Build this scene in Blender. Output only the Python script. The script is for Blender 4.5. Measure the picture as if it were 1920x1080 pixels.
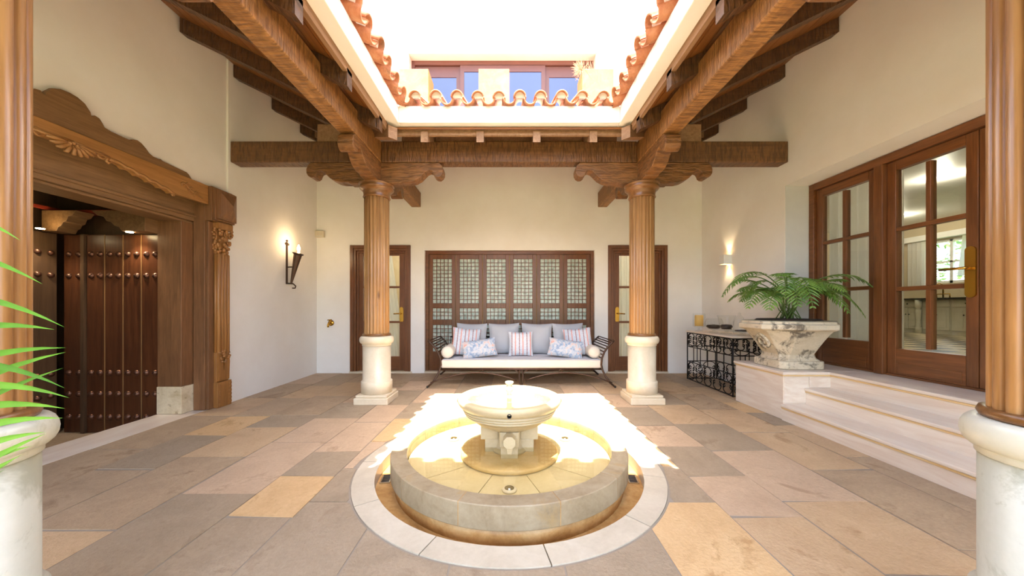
import bpy, math, random
from mathutils import Matrix, Vector
PI = math.pi
R = math.radians
S = bpy.context.scene
C = S.collection
for o in list(bpy.data.objects):
    bpy.data.objects.remove(o)
random.seed(7)

# ------------------------------------------------------------------ camera
F, U, V, H = 650.0, 955.0, 577.0, 1.12
cd = bpy.data.cameras.new('camera')
cd.sensor_width = 36
cd.lens = F * 36 / 1920
cd.shift_x = (960 - U) / 1920
cd.shift_y = (V - 540) / 1920
cd.clip_start = .02
cam = bpy.data.objects.new('camera', cd)
C.objects.link(cam)
cam.location = (0, 0, H)
cam.rotation_euler = (PI / 2, 0, 0)
S.camera = cam

# ------------------------------------------------------------------ world, sun, exposure
w = bpy.data.worlds.new('world')
S.world = w
w.use_nodes = True
nt = w.node_tree
bg = nt.nodes['Background']
sky = nt.nodes.new('ShaderNodeTexSky')
sky.sky_type = 'NISHITA'
sky.sun_disc = False
sky.sun_elevation = R(74)
sky.sun_rotation = R(180)
sky.air_density = 1.0
sky.dust_density = 3.0
sky.ozone_density = .6
nt.links.new(sky.outputs[0], bg.inputs[0])
bg.inputs[1].default_value = .5
sl = bpy.data.lights.new('sun', 'SUN')
sl.energy = 11.5
sl.angle = R(.53)
sl.color = (1, .95, .89)
sun = bpy.data.objects.new('sun', sl)
C.objects.link(sun)
sun.location = (0, -2, 9)
sun.rotation_euler = Vector((.03, .275, -1)).to_track_quat('-Z', 'Y').to_euler()
S.view_settings.view_transform = 'Standard'
S.view_settings.look = 'None'
S.view_settings.gamma = 1
S.view_settings.use_curve_mapping = False
S.view_settings.exposure = 1.32

# ------------------------------------------------------------------ materials
def lin(c):
    return tuple(((x / 255) / 12.92 if x / 255 <= .04045 else ((x / 255 + .055) / 1.055) ** 2.4) for x in c) + (1,)

class NT:
    def __init__(s, name):
        s.m = bpy.data.materials.new(name)
        s.m.use_nodes = True
        s.t = s.m.node_tree
        s.p = s.t.nodes['Principled BSDF']
        s.out = s.t.nodes['Material Output']
    def n(s, typ, **kw):
        nd = s.t.nodes.new('ShaderNode' + typ)
        for k, v in kw.items():
            setattr(nd, k, v)
        return nd
    def l(s, a, b):
        s.t.links.new(a, b)
    def coords(s, scale=(1, 1, 1), rnd=False):
        tc = s.n('TexCoord')
        mp = s.n('Mapping')
        mp.inputs['Scale'].default_value = scale
        s.l(tc.outputs['Object'], mp.inputs[0])
        if rnd:
            oi = s.n('ObjectInfo')
            cm = s.n('CombineXYZ')
            m = s.n('Math', operation='MULTIPLY')
            m.inputs[1].default_value = 37
            s.l(oi.outputs['Random'], m.inputs[0])
            for i in range(3):
                s.l(m.outputs[0], cm.inputs[i])
            s.l(cm.outputs[0], mp.inputs['Location'])
        return mp.outputs[0]
    def noise(s, co, scale, detail=4, rough=.6, dist=0):
        nd = s.n('TexNoise')
        nd.inputs['Scale'].default_value = scale
        nd.inputs['Detail'].default_value = detail
        nd.inputs['Roughness'].default_value = rough
        nd.inputs['Distortion'].default_value = dist
        s.l(co, nd.inputs['Vector'])
        return nd.outputs[0]
    def ramp(s, fac, stops, const=False):
        r = s.n('ValToRGB')
        if const:
            r.color_ramp.interpolation = 'CONSTANT'
        e = r.color_ramp.elements
        while len(e) < len(stops):
            e.new(.5)
        for i, (p, c) in enumerate(stops):
            e[i].position = p
            e[i].color = c
        s.l(fac, r.inputs[0])
        return r.outputs[0]
    def mix(s, fac, a, b, mode='MIX'):
        m = s.n('Mix', data_type='RGBA', blend_type=mode)
        if isinstance(fac, (int, float)):
            m.inputs[0].default_value = fac
        else:
            s.l(fac, m.inputs[0])
        for sock, v in ((m.inputs[6], a), (m.inputs[7], b)):
            if isinstance(v, tuple):
                sock.default_value = v
            else:
                s.l(v, sock)
        return m.outputs[2]
    def bump(s, h, strength=.3, dist=.01):
        b = s.n('Bump')
        b.inputs['Strength'].default_value = strength
        b.inputs['Distance'].default_value = dist
        s.l(h, b.inputs['Height'])
        s.l(b.outputs[0], s.p.inputs['Normal'])
    def fin(s, col=None, rough=.5, metal=0, spec=None):
        if col is not None:
            if isinstance(col, tuple):
                s.p.inputs['Base Color'].default_value = col
            else:
                s.l(col, s.p.inputs['Base Color'])
        s.p.inputs['Roughness'].default_value = rough
        s.p.inputs['Metallic'].default_value = metal
        if spec is not None:
            s.p.inputs['Specular IOR Level'].default_value = spec
        return s.m

def plain(name, col, rough=.6, metal=0, var=.06, scale=6, bump=0, bscale=60):
    t = NT(name)
    co = t.coords()
    a = lin(col)
    d = tuple(x * (1 - var * 2) for x in a[:3]) + (1,)
    cc = t.ramp(t.noise(co, scale), [(.3, d), (.7, a)])
    if bump:
        t.bump(t.noise(co, bscale), bump, .005)
    return t.fin(cc, rough, metal)

def wood(name, dark, light, axis='z', rough=.45, fine=26, hewn=None, rnd=True, knots=False):
    t = NT(name)
    sc = {'x': (.06, 1, 1), 'y': (1, .06, 1), 'z': (1, 1, .06)}[axis]
    co = t.coords(sc, rnd)
    n1 = t.noise(co, fine, 5, .65, .6)
    n2 = t.noise(co, fine * 5, 3, .6)
    big = t.noise(t.coords((1, 1, 1), rnd), 1.7, 3)
    c1 = t.ramp(n1, [(.28, lin(dark)), (.72, lin(light))])
    c2 = t.mix(.28, c1, t.ramp(n2, [(.3, lin(dark)), (.7, lin(light))]))
    c3 = t.mix(t.ramp(big, [(.35, (0, 0, 0, 1)), (.75, (.45, .45, .45, 1))]), c2, lin(dark))
    if knots:
        v = t.n('TexVoronoi')
        v.inputs['Scale'].default_value = 5
        kc = t.coords({'x': (.3, 1, 1), 'y': (1, .3, 1), 'z': (1, 1, .3)}[axis], rnd)
        t.l(kc, v.inputs['Vector'])
        c3 = t.mix(t.ramp(v.outputs['Distance'], [(.04, (.8, .8, .8, 1)), (.1, (0, 0, 0, 1))]), c3, lin((48, 28, 14)))
    if hewn:
        hs = {'x': (30, 6, 6), 'y': (6, 30, 6), 'z': (6, 6, 30)}[hewn]
        h = t.noise(t.coords(hs, rnd), 1.6, 2, .5, .4)
        t.bump(h, .9, .02)
        c3 = t.mix(t.ramp(h, [(.36, (.75, .75, .75, 1)), (.56, (0, 0, 0, 1))]), c3, tuple(x * .75 for x in lin(dark)[:3]) + (1,))
    else:
        t.bump(n2, .12, .004)
    return t.fin(c3, rough)

def glassy(name, tint, base=.03, rough=.0, film=None):
    """clear sheet: lets light straight through, mirrors by fresnel"""
    t = NT(name)
    tr = t.n('BsdfTransparent')
    tr.inputs[0].default_value = tint
    gl = t.n('BsdfGlossy')
    gl.inputs['Roughness'].default_value = rough
    fr = t.n('Fresnel')
    ge = t.n('NewGeometry')
    mr = t.n('MapRange')
    mr.inputs[3].default_value = 1.4
    mr.inputs[4].default_value = 1 / 1.4
    t.l(ge.outputs['Backfacing'], mr.inputs[0])
    t.l(mr.outputs[0], fr.inputs['IOR'])
    mx = t.n('MixShader')
    t.l(fr.outputs[0], mx.inputs[0])
    t.l(tr.outputs[0], mx.inputs[1])
    t.l(gl.outputs[0], mx.inputs[2])
    t.t.nodes.remove(t.p)
    t.l(mx.outputs[0], t.out.inputs[0])
    return t.m

def emit(name, col, strength):
    t = NT(name)
    t.p.inputs['Emission Color'].default_value = lin(col)
    t.p.inputs['Emission Strength'].default_value = strength
    return t.fin(lin(col), .5)

def stone(name, cols, scale=3, rough=.6, bump=.25, bscale=40, pits=None, pit=(80, 70, 60), rnd=True, pt=.56, fw=.25):
    t = NT(name)
    co = t.coords((1, 1, 1), rnd)
    n = t.noise(co, scale, 6, .65, .8)
    k = len(cols)
    c = t.ramp(n, [(.3 + .4 * i / (k - 1), lin(x)) for i, x in enumerate(cols)])
    fine = t.noise(co, bscale, 4, .7)
    c = t.mix(fw, c, t.ramp(fine, [(.3, lin(cols[0])), (.7, lin(cols[-1]))]))
    if pits:
        p = t.noise(co, pits, 6, .75, .5)
        c = t.mix(t.ramp(p, [(pt, (0, 0, 0, 1)), (pt + .1, (.85, .85, .85, 1))]), c, lin(pit))
    t.bump(fine, bump, .006)
    return t.fin(c, rough)

def travertine(name, a, b, rough=.35):
    t = NT(name)
    co = t.coords((1, .25, 3), True)
    n = t.noise(co, 4, 6, .6, 1.5)
    c = t.ramp(n, [(.35, lin(a)), (.65, lin(b))])
    return t.fin(c, rough)

M = {}
def wall_mat():
    t = NT('plaster')
    co = t.coords()
    n = t.noise(co, 2.2, 5)
    c = t.ramp(n, [(.3, lin((238, 232, 222))), (.7, lin((244, 239, 231)))])
    t.bump(t.noise(co, 7, 4), .12, .02)
    return t.fin(c, .85)
M['wall'] = wall_mat()
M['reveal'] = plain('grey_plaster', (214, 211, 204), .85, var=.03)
M['pink'] = plain('pink_plaster', (226, 190, 172), .85, var=.03)
M['beam_y'] = wood('hewn_oak_beam_y', (120, 78, 36), (188, 134, 76), 'y', .5, 18, 'y')
M['beam_x'] = wood('hewn_oak_beam_x', (88, 56, 28), (146, 100, 56), 'x', .5, 18, 'x')
M['rafter'] = wood('dark_rafter', (66, 42, 22), (120, 80, 44), 'x', .55, 18, 'x')
M['rafter_y'] = wood('dark_rafter_y', (62, 34, 14), (112, 66, 30), 'y', .55, 18, 'y')
M['bracket'] = wood('carved_bracket', (100, 64, 30), (164, 112, 62), 'x', .45, 18, 'z')
M['plank_y'] = wood('ceiling_plank_y', (104, 62, 24), (160, 100, 44), 'y', .5)
M['plank_x'] = wood('ceiling_plank_x', (104, 62, 24), (160, 100, 44), 'x', .5)
M['strip'] = wood('weathered_strip', (120, 84, 54), (176, 138, 100), 'y', .7)
M['shaft'] = wood('pine_shaft', (134, 90, 46), (206, 154, 94), 'z', .32, 14, knots=True)
M['shaft_dark'] = wood('turned_capital', (96, 62, 30), (156, 106, 58), 'x', .3)
M['door'] = wood('mahogany_z', (84, 47, 22), (142, 88, 48), 'z', .3)
M['door_x'] = wood('mahogany_x', (84, 47, 22), (142, 88, 48), 'x', .3)
M['door_y'] = wood('mahogany_y', (88, 50, 24), (148, 92, 50), 'y', .3)
M['cedar_y'] = wood('cedar_lintel', (104, 74, 44), (158, 120, 80), 'y', .55, 40)
M['cedar_z'] = wood('cedar_post', (98, 64, 38), (154, 108, 68), 'z', .5, 40)
M['carved'] = wood('carved_wood', (136, 92, 46), (196, 142, 84), 'y', .38)
M['carved_z'] = wood('carved_pilaster', (124, 80, 38), (190, 132, 70), 'z', .38)
M['old_door'] = wood('old_studded_door', (62, 32, 17), (108, 64, 36), 'z', .35)
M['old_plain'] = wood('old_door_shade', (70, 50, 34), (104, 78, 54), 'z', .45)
M['line'] = plain('door_bead', (150, 112, 70), .5)
M['stud'] = plain('iron_stud', (120, 84, 66), .32, .75, .1)
M['marble'] = stone('cream_marble', [(204, 187, 156), (218, 203, 175), (226, 214, 190)], 2.5, .35, .04)
M['marble_w'] = stone('white_marble', [(198, 198, 180), (214, 212, 194), (222, 220, 204)], 2.2, .3, .03, pits=3.2, pit=(176, 174, 150))
M['limestone'] = stone('fountain_limestone', [(182, 170, 148), (200, 188, 166), (212, 202, 182)], 3, .4, .06)
M['bowlstone'] = stone('bowl_limestone', [(174, 154, 116), (192, 173, 136), (204, 187, 152)], 3, .4, .06)
M['limewall'] = stone('fountain_wall', [(128, 109, 80), (158, 141, 112), (174, 159, 131)], 4, .5, .1, pits=2.2, pit=(166, 138, 92))
M['ochre'] = stone('stained_limestone', [(196, 158, 96), (214, 180, 122), (226, 198, 148)], 4, .5, .1)
M['ochre_dark'] = stone('stained_gutter', [(158, 112, 56), (196, 150, 88), (222, 186, 130)], 5, .5, .1)
M['pool'] = stone('pool_stone', [(198, 180, 140), (212, 197, 160), (222, 209, 176)], 3, .4, .04)
M['trav'] = travertine('travertine_step', (226, 206, 184), (240, 227, 209))
M['trav_edge'] = travertine('travertine_nosing', (222, 184, 126), (234, 204, 154))
M['old_trav'] = stone('pitted_travertine', [(190, 166, 124), (220, 202, 166), (232, 216, 184)], 5, .6, .4, 30, 9, (140, 112, 70))
M['urn'] = stone('weathered_urn', [(186, 168, 138), (208, 194, 166), (222, 209, 184)], 4, .75, .6, 45, 6, (84, 74, 62), pt=.51)
PAVE = {
    'g': stone('paving_grey', [(145, 127, 103), (164, 144, 119), (177, 157, 130)], 3, .62, .7, 55, 3, (143, 122, 98), fw=.42),
    'b': stone('paving_brown', [(155, 131, 104), (177, 152, 121), (193, 167, 134)], 3, .62, .7, 55, 3, (147, 120, 91), fw=.42),
    't': stone('paving_tan', [(179, 147, 111), (199, 168, 130), (212, 183, 144)], 3, .62, .7, 55, 3, (165, 131, 94), fw=.42),
    'p': stone('paving_pink', [(177, 149, 120), (197, 169, 139), (210, 183, 152)], 3, .62, .7, 55, 3, (167, 137, 107), fw=.42),
    'o': stone('paving_ochre', [(191, 153, 106), (212, 175, 126), (222, 189, 141)], 3, .62, .7, 55, 3, (179, 139, 91), fw=.42),
}
M['mortar'] = plain('mortar', (158, 146, 130), .9, var=.08)
M['iron'] = plain('black_iron', (34, 28, 24), .45, .6)
M['bronze_iron'] = plain('bronze_iron', (84, 62, 48), .38, .6)
M['brass'] = plain('brass', (206, 160, 70), .25, 1, .05)
M['chrome'] = plain('steel', (200, 200, 198), .2, 1, .02)
M['terracotta'] = stone('roof_terracotta', [(150, 84, 50), (186, 116, 74), (206, 150, 108)], 6, .8, .4, 50, 5, (120, 88, 62))
M['pot'] = stone('terracotta_box', [(176, 96, 46), (194, 114, 60), (206, 134, 82)], 3, .8, .1)
M['mortar_w'] = plain('lime_mortar', (236, 230, 220), .9)
M['glass'] = glassy('window_glass', (.93, .96, .94, 1))
M['clear'] = glassy('clear_glass', (.96, .97, .96, 1))
M['water'] = glassy('pool_water', (.97, .96, .88, 1))
M['frost'] = None
t = NT('mottled_glass')
co = t.coords()
t.bump(t.noise(co, 40, 3), .5, .01)
M['frost'] = t.fin(t.ramp(t.noise(co, 16, 5), [(.3, lin((150, 166, 150))), (.55, lin((206, 216, 200))), (.75, lin((228, 234, 222)))]), .15)
M['skyglass'] = NT('upper_glass').fin(lin((44, 60, 96)), .04, 0, 1.0)
M['alu'] = plain('brown_aluminium', (92, 58, 46), .4)
M['sheer'] = None
t = NT('sheer_curtain')
tr = t.n('BsdfTranslucent')
tr.inputs[0].default_value = lin((236, 234, 228))
mx = t.n('MixShader')
mx.inputs[0].default_value = .45
t.fin(lin((240, 238, 232)), .9)
t.l(t.p.outputs[0], mx.inputs[1])
t.l(tr.outputs[0], mx.inputs[2])
t.l(mx.outputs[0], t.out.inputs[0])
M['sheer'] = t.m
M['grey_fabric'] = plain('grey_linen', (190, 190, 192), .9, var=.03, bump=.15, bscale=300)
M['seat_top'] = plain('seat_linen', (196, 196, 200), .9, var=.03, bump=.15, bscale=300)
M['cream_fabric'] = plain('cream_canvas', (222, 211, 194), .9, var=.03, bump=.1, bscale=300)
def stripes():
    t = NT('striped_cushion')
    tc = t.n('TexCoord')
    sp = t.n('SeparateXYZ')
    t.l(tc.outputs['Object'], sp.inputs[0])
    def mth(op, a, b):
        m = t.n('Math', operation=op)
        for i, x in enumerate((a, b)):
            if isinstance(x, (int, float)):
                m.inputs[i].default_value = x
            else:
                t.l(x, m.inputs[i])
        return m.outputs[0]
    fx = mth('FRACT', mth('ADD', mth('DIVIDE', sp.outputs[0], .115), 10.28), 0)
    fz = mth('FRACT', mth('MULTIPLY', mth('ADD', sp.outputs[2], 5), 46), 0)
    base = t.ramp(t.noise(t.coords((1, 1, 4)), 60, 3), [(.35, lin((178, 190, 208))), (.6, lin((226, 224, 222)))])
    dot = t.mix(mth('GREATER_THAN', fz, .38), lin((226, 220, 216)), lin((120, 24, 34)))
    salmon = t.ramp(t.noise(t.coords((1, 1, 3)), 90, 2), [(.35, lin((216, 138, 124))), (.65, lin((232, 176, 160)))])
    a = t.ramp(fx, [(0, (0, 0, 0, 1)), (.5, (1, 1, 1, 1)), (.64, (0, 0, 0, 1))], True)
    b = t.ramp(fx, [(0, (0, 0, 0, 1)), (.04, (1, 1, 1, 1)), (.17, (0, 0, 0, 1))], True)
    return t.fin(t.mix(b, t.mix(a, base, salmon), dot), .9)
M['stripe'] = stripes()
t = NT('floral_cushion')
co = t.coords()
c1 = t.ramp(t.noise(co, 11, 4, .7, 1.5), [(.36, lin((124, 146, 176))), (.47, lin((176, 187, 200))), (.55, lin((206, 203, 200))), (.64, lin((214, 156, 140)))])
M['floral'] = t.fin(c1, .9)
def leafmat(name, a, b):
    t = NT(name)
    co = t.coords((1, 1, 1), True)
    c = t.ramp(t.noise(co, 5, 3), [(.3, lin(a)), (.7, lin(b))])
    t.fin(c, .4)
    tr = t.n('BsdfTranslucent')
    t.l(c, tr.inputs[0])
    mx = t.n('MixShader')
    mx.inputs[0].default_value = .3
    t.l(t.p.outputs[0], mx.inputs[1])
    t.l(tr.outputs[0], mx.inputs[2])
    t.l(mx.outputs[0], t.out.inputs[0])
    return t.m
M['leaf'] = leafmat('palm_leaf', (70, 112, 40), (146, 180, 84))
M['leaf_b'] = leafmat('areca_leaf', (58, 118, 24), (104, 164, 44))
M['stem'] = plain('palm_stem', (96, 120, 54), .5)
M['soil'] = plain('soil', (58, 44, 34), .95)
M['twig'] = plain('dry_twig', (186, 140, 104), .9)
M['candle'] = plain('candle_wax', (232, 190, 110), .5, var=.03)
M['pebble'] = plain('dark_pebbles', (60, 44, 36), .5, var=.3, scale=40)
M['white'] = plain('white_paint', (240, 238, 232), .5, var=.02)
M['black'] = plain('black_granite', (26, 26, 26), .2)
M['cabinet'] = plain('grey_green_cabinet', (196, 192, 172), .5, var=.04)
M['bulb'] = emit('bulb_glow', (255, 206, 140), 14)
M['spot'] = emit('spot_glow', (255, 226, 170), 40)
t = NT('checker_floor')
ck = t.n('TexChecker')
ck.inputs['Color1'].default_value = lin((214, 200, 172))
ck.inputs['Color2'].default_value = lin((96, 84, 68))
ck.inputs['Scale'].default_value = 2.6
t.l(t.coords(), ck.inputs[0])
M['checker'] = t.fin(ck.outputs[0], .25)
M['room'] = plain('room_wall', (206, 190, 160), .9, var=.04)
M['hedge'] = leafmat('garden_leaf', (62, 100, 36), (150, 182, 96))
M['lawn'] = plain('lawn', (98, 122, 60), .95, var=.2, scale=8)
M['red'] = plain('painted_red', (150, 52, 30), .5)
M['teal'] = plain('painted_teal', (52, 88, 80), .5)

# ------------------------------------------------------------------ mesh helpers
class MB:
    def __init__(s, mat=None):
        s.v, s.f, s.sm = [], [], []
        s.M = mat or Matrix()
    def add(s, vs, fs, smooth=False):
        b = len(s.v)
        s.v += [tuple(s.M @ Vector(p)) for p in vs]
        s.f += [tuple(i + b for i in f) for f in fs]
        s.sm += [smooth] * len(fs)
        return s
    def box(s, x0, x1, y0, y1, z0, z1):
        vs = [(x, y, z) for z in (z0, z1) for y in (y0, y1) for x in (x0, x1)]
        return s.add(vs, [(0, 2, 3, 1), (4, 5, 7, 6), (0, 1, 5, 4), (2, 6, 7, 3), (0, 4, 6, 2), (1, 3, 7, 5)])
    def prism(s, poly, ax, a0, a1, smooth=False):
        n = len(poly)
        def P(p, a):
            return {'x': (a, p[0], p[1]), 'y': (p[0], a, p[1]), 'z': (p[0], p[1], a)}[ax]
        vs = [P(p, a0) for p in poly] + [P(p, a1) for p in poly]
        fs = [tuple(range(n))[::-1], tuple(range(n, 2 * n))]
        s.add(vs, fs)
        b = len(s.v) - 2 * n
        s.f += [(b + i, b + (i + 1) % n, b + n + (i + 1) % n, b + n + i) for i in range(n)]
        s.sm += [smooth] * n
        return s
    def lathe(s, prof, n=32, c=(0, 0), a0=0, a1=2 * PI, smooth=True, cap=True):
        full = abs(a1 - a0 - 2 * PI) < 1e-6
        k = n if full else n + 1
        vs = []
        for r, z in prof:
            for i in range(k):
                a = a0 + (a1 - a0) * i / n
                vs.append((c[0] + r * math.cos(a), c[1] + r * math.sin(a), z))
        fs = []
        for j in range(len(prof) - 1):
            for i in range(n):
                i2 = (i + 1) % k
                fs.append((j * k + i, j * k + i2, (j + 1) * k + i2, (j + 1) * k + i))
        s.add(vs, fs, smooth)
        if full and cap:
            b = len(s.v) - len(vs)
            m = len(prof) - 1
            if prof[0][0] > 1e-4:
                s.f.append(tuple(b + i for i in range(k))[::-1]); s.sm.append(False)
            if prof[m][0] > 1e-4:
                s.f.append(tuple(b + m * k + i for i in range(k))); s.sm.append(False)
        return s
    def wedge(s, r0, r1, z0, z1, a0, a1, c=(0, 0), n=10):
        """a curved block between two radii and two angles"""
        prof = [(r0, z0), (r1, z0), (r1, z1), (r0, z1), (r0, z0)]
        s.lathe(prof, n, c, a0, a1, False)
        for a in (a0, a1):
            ca, sa = math.cos(a), math.sin(a)
            s.add([(c[0] + r * ca, c[1] + r * sa, z) for r, z in prof[:4]], [(0, 1, 2, 3)])
        return s
    def tube(s, pts, r, n=8, closed=False, cap=True):
        pts = [Vector(p) for p in pts]
        m = len(pts)
        rs = r if isinstance(r, (list, tuple)) else [r] * m
        up = None
        vs = []
        for i, p in enumerate(pts):
            if closed:
                tg = pts[(i + 1) % m] - pts[i - 1]
            else:
                tg = pts[min(i + 1, m - 1)] - pts[max(i - 1, 0)]
            if tg.length < 1e-9:
                tg = Vector((0, 0, 1))
            tg.normalize()
            if up is None:
                up = tg.orthogonal().normalized()
            up = up - tg * up.dot(tg)
            if up.length < 1e-6:
                up = tg.orthogonal()
            up.normalize()
            sd = tg.cross(up)
            for k in range(n):
                a = 2 * PI * k / n
                vs.append(p + (up * math.cos(a) + sd * math.sin(a)) * rs[i])
        fs = []
        for i in range(m if closed else m - 1):
            j = (i + 1) % m
            for k in range(n):
                k2 = (k + 1) % n
                fs.append((i * n + k, i * n + k2, j * n + k2, j * n + k))
        if cap and not closed:
            fs.append(tuple(range(n))[::-1])
            fs.append(tuple((m - 1) * n + k for k in range(n)))
        return s.add(vs, fs, True)
    def ball(s, c, r, sc=(1, 1, 1), n=12, m=8):
        vs, fs = [], []
        for j in range(m + 1):
            th = PI * j / m
            for i in range(n):
                a = 2 * PI * i / n
                vs.append((c[0] + r * sc[0] * math.sin(th) * math.cos(a), c[1] + r * sc[1] * math.sin(th) * math.sin(a), c[2] + r * sc[2] * math.cos(th)))
        for j in range(m):
            for i in range(n):
                i2 = (i + 1) % n
                fs.append((j * n + i, (j + 1) * n + i, (j + 1) * n + i2, j * n + i2))
        return s.add(vs, fs, True)
    def mesh(s, name):
        me = bpy.data.meshes.new(name)
        me.from_pydata(s.v, [], s.f)
        me.polygons.foreach_set('use_smooth', s.sm)
        me.validate()
        me.update()
        return me
    def build(s, name, mat, parent=None, bev=0, **kw):
        me = s.mesh(name)
        me.materials.append(M[mat] if isinstance(mat, str) else mat)
        o = bpy.data.objects.new(name, me)
        return link(o, parent, bev, **kw)

def top(o):
    while o.parent:
        o = o.parent
    return o
def link(o, parent=None, bev=0, label=None, cat=None, group=None, kind=None):
    C.objects.link(o)
    if parent is not None:
        o.parent = parent
        if not parent.get('local'):
            o.matrix_parent_inverse = Matrix.Translation(-WL.get(parent.name, Vector()))
            WL[o.name] = Vector()
        else:
            o['local'] = 1
    if bev:
        b = o.modifiers.new('edge', 'BEVEL')
        b.width = bev
        b.segments = 2
        b.limit_method = 'ANGLE'
    for k, v in (('label', label), ('category', cat), ('group', group), ('kind', kind)):
        if v:
            o[k] = v
    return o
WL = {}
def thing(name, label, cat, loc=(0, 0, 0), group=None, kind=None, local=False, rz=0):
    o = bpy.data.objects.new(name, None)
    C.objects.link(o)
    o.empty_display_size = .1
    o.location = loc
    o.rotation_euler = (0, 0, rz)
    WL[o.name] = Vector(loc)
    o['label'] = label
    if cat:
        o['category'] = cat
    if group:
        o['group'] = group
    if kind:
        o['kind'] = kind
    if local:
        o['local'] = 1
    return o
def copy_tree(o, parent=None):
    c = o.copy()
    C.objects.link(c)
    if parent:
        c.parent = parent
    for ch in list(o.children):
        copy_tree(ch, c)
    return c
def shared(me, name, parent, mtx=None, **kw):
    o = bpy.data.objects.new(name, me)
    if mtx is not None:
        o.matrix_basis = mtx
    return link(o, parent, **kw)
def spiral(c, r0, r1, a0, turns, n, plane):
    out = []
    for i in range(n + 1):
        q = i / n
        a = a0 + turns * 2 * PI * q
        r = r0 + (r1 - r0) * q
        u, v = r * math.cos(a), r * math.sin(a)
        out.append({'xz': (c[0] + u, c[1], c[2] + v), 'yz': (c[0], c[1] + u, c[2] + v), 'xy': (c[0] + u, c[1] + v, c[2])}[plane])
    return out
# ------------------------------------------------------------------ structure: floor
FC = (0.0, 2.55)          # fountain centre
XL, XR, YB = -3.30, 3.30, 5.943
def strip_minus_disc(x0, x1, y0, y1, r):
    """a rectangle less the fountain disc: up to two outlines"""
    cx, cy = FC
    if x1 < cx - r or x0 > cx + r or y1 < cy - r or y0 > cy + r:
        return [[(x0, y0), (x1, y0), (x1, y1), (x0, y1)]]
    out = []
    n = 14
    xs = [x0 + (x1 - x0) * i / n for i in range(n + 1)]
    def cut(x):
        d = r * r - (x - cx) ** 2
        return math.sqrt(d) if d > 0 else 0
    for side in (-1, 1):
        run = []
        runs = []
        for x in xs:
            c = cy + side * cut(x)
            a, b = (y0, min(y1, c)) if side < 0 else (max(y0, c), y1)
            if b - a > .012:
                run.append((x, a, b))
            else:
                if len(run) > 1: runs.append(run)
                run = []
        if len(run) > 1: runs.append(run)
        for rn in runs:
            if rn[-1][0] - rn[0][0] < .03:
                continue
            out.append([(x, a) for x, a, b in rn] + [(x, b) for x, a, b in rn[::-1]])
    return out
m = MB()
r = 1.062
for i in range(48):
    a, b = -r + 2 * r * i / 48, -r + 2 * r * (i + 1) / 48
    ya, yb = [math.sqrt(max(r * r - q * q, 0)) for q in (a, b)]
    for s in (-1, 1):
        e = -2.6 if s < 0 else YB + .4
        p = [(a, FC[1] + s * ya), (b, FC[1] + s * yb), (b, e), (a, e)]
        m.prism(p if s < 0 else p[::-1], 'z', -.12, -.004)
m.box(-3.34, -r, -2.6, YB + .4, -.12, -.004)
m.box(r, 3.7, -2.6, YB + .4, -.12, -.004)
floor = m.build('floor', 'mortar', kind='structure', label='irregular flagstone paving of tan, grey and pink slabs')
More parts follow.
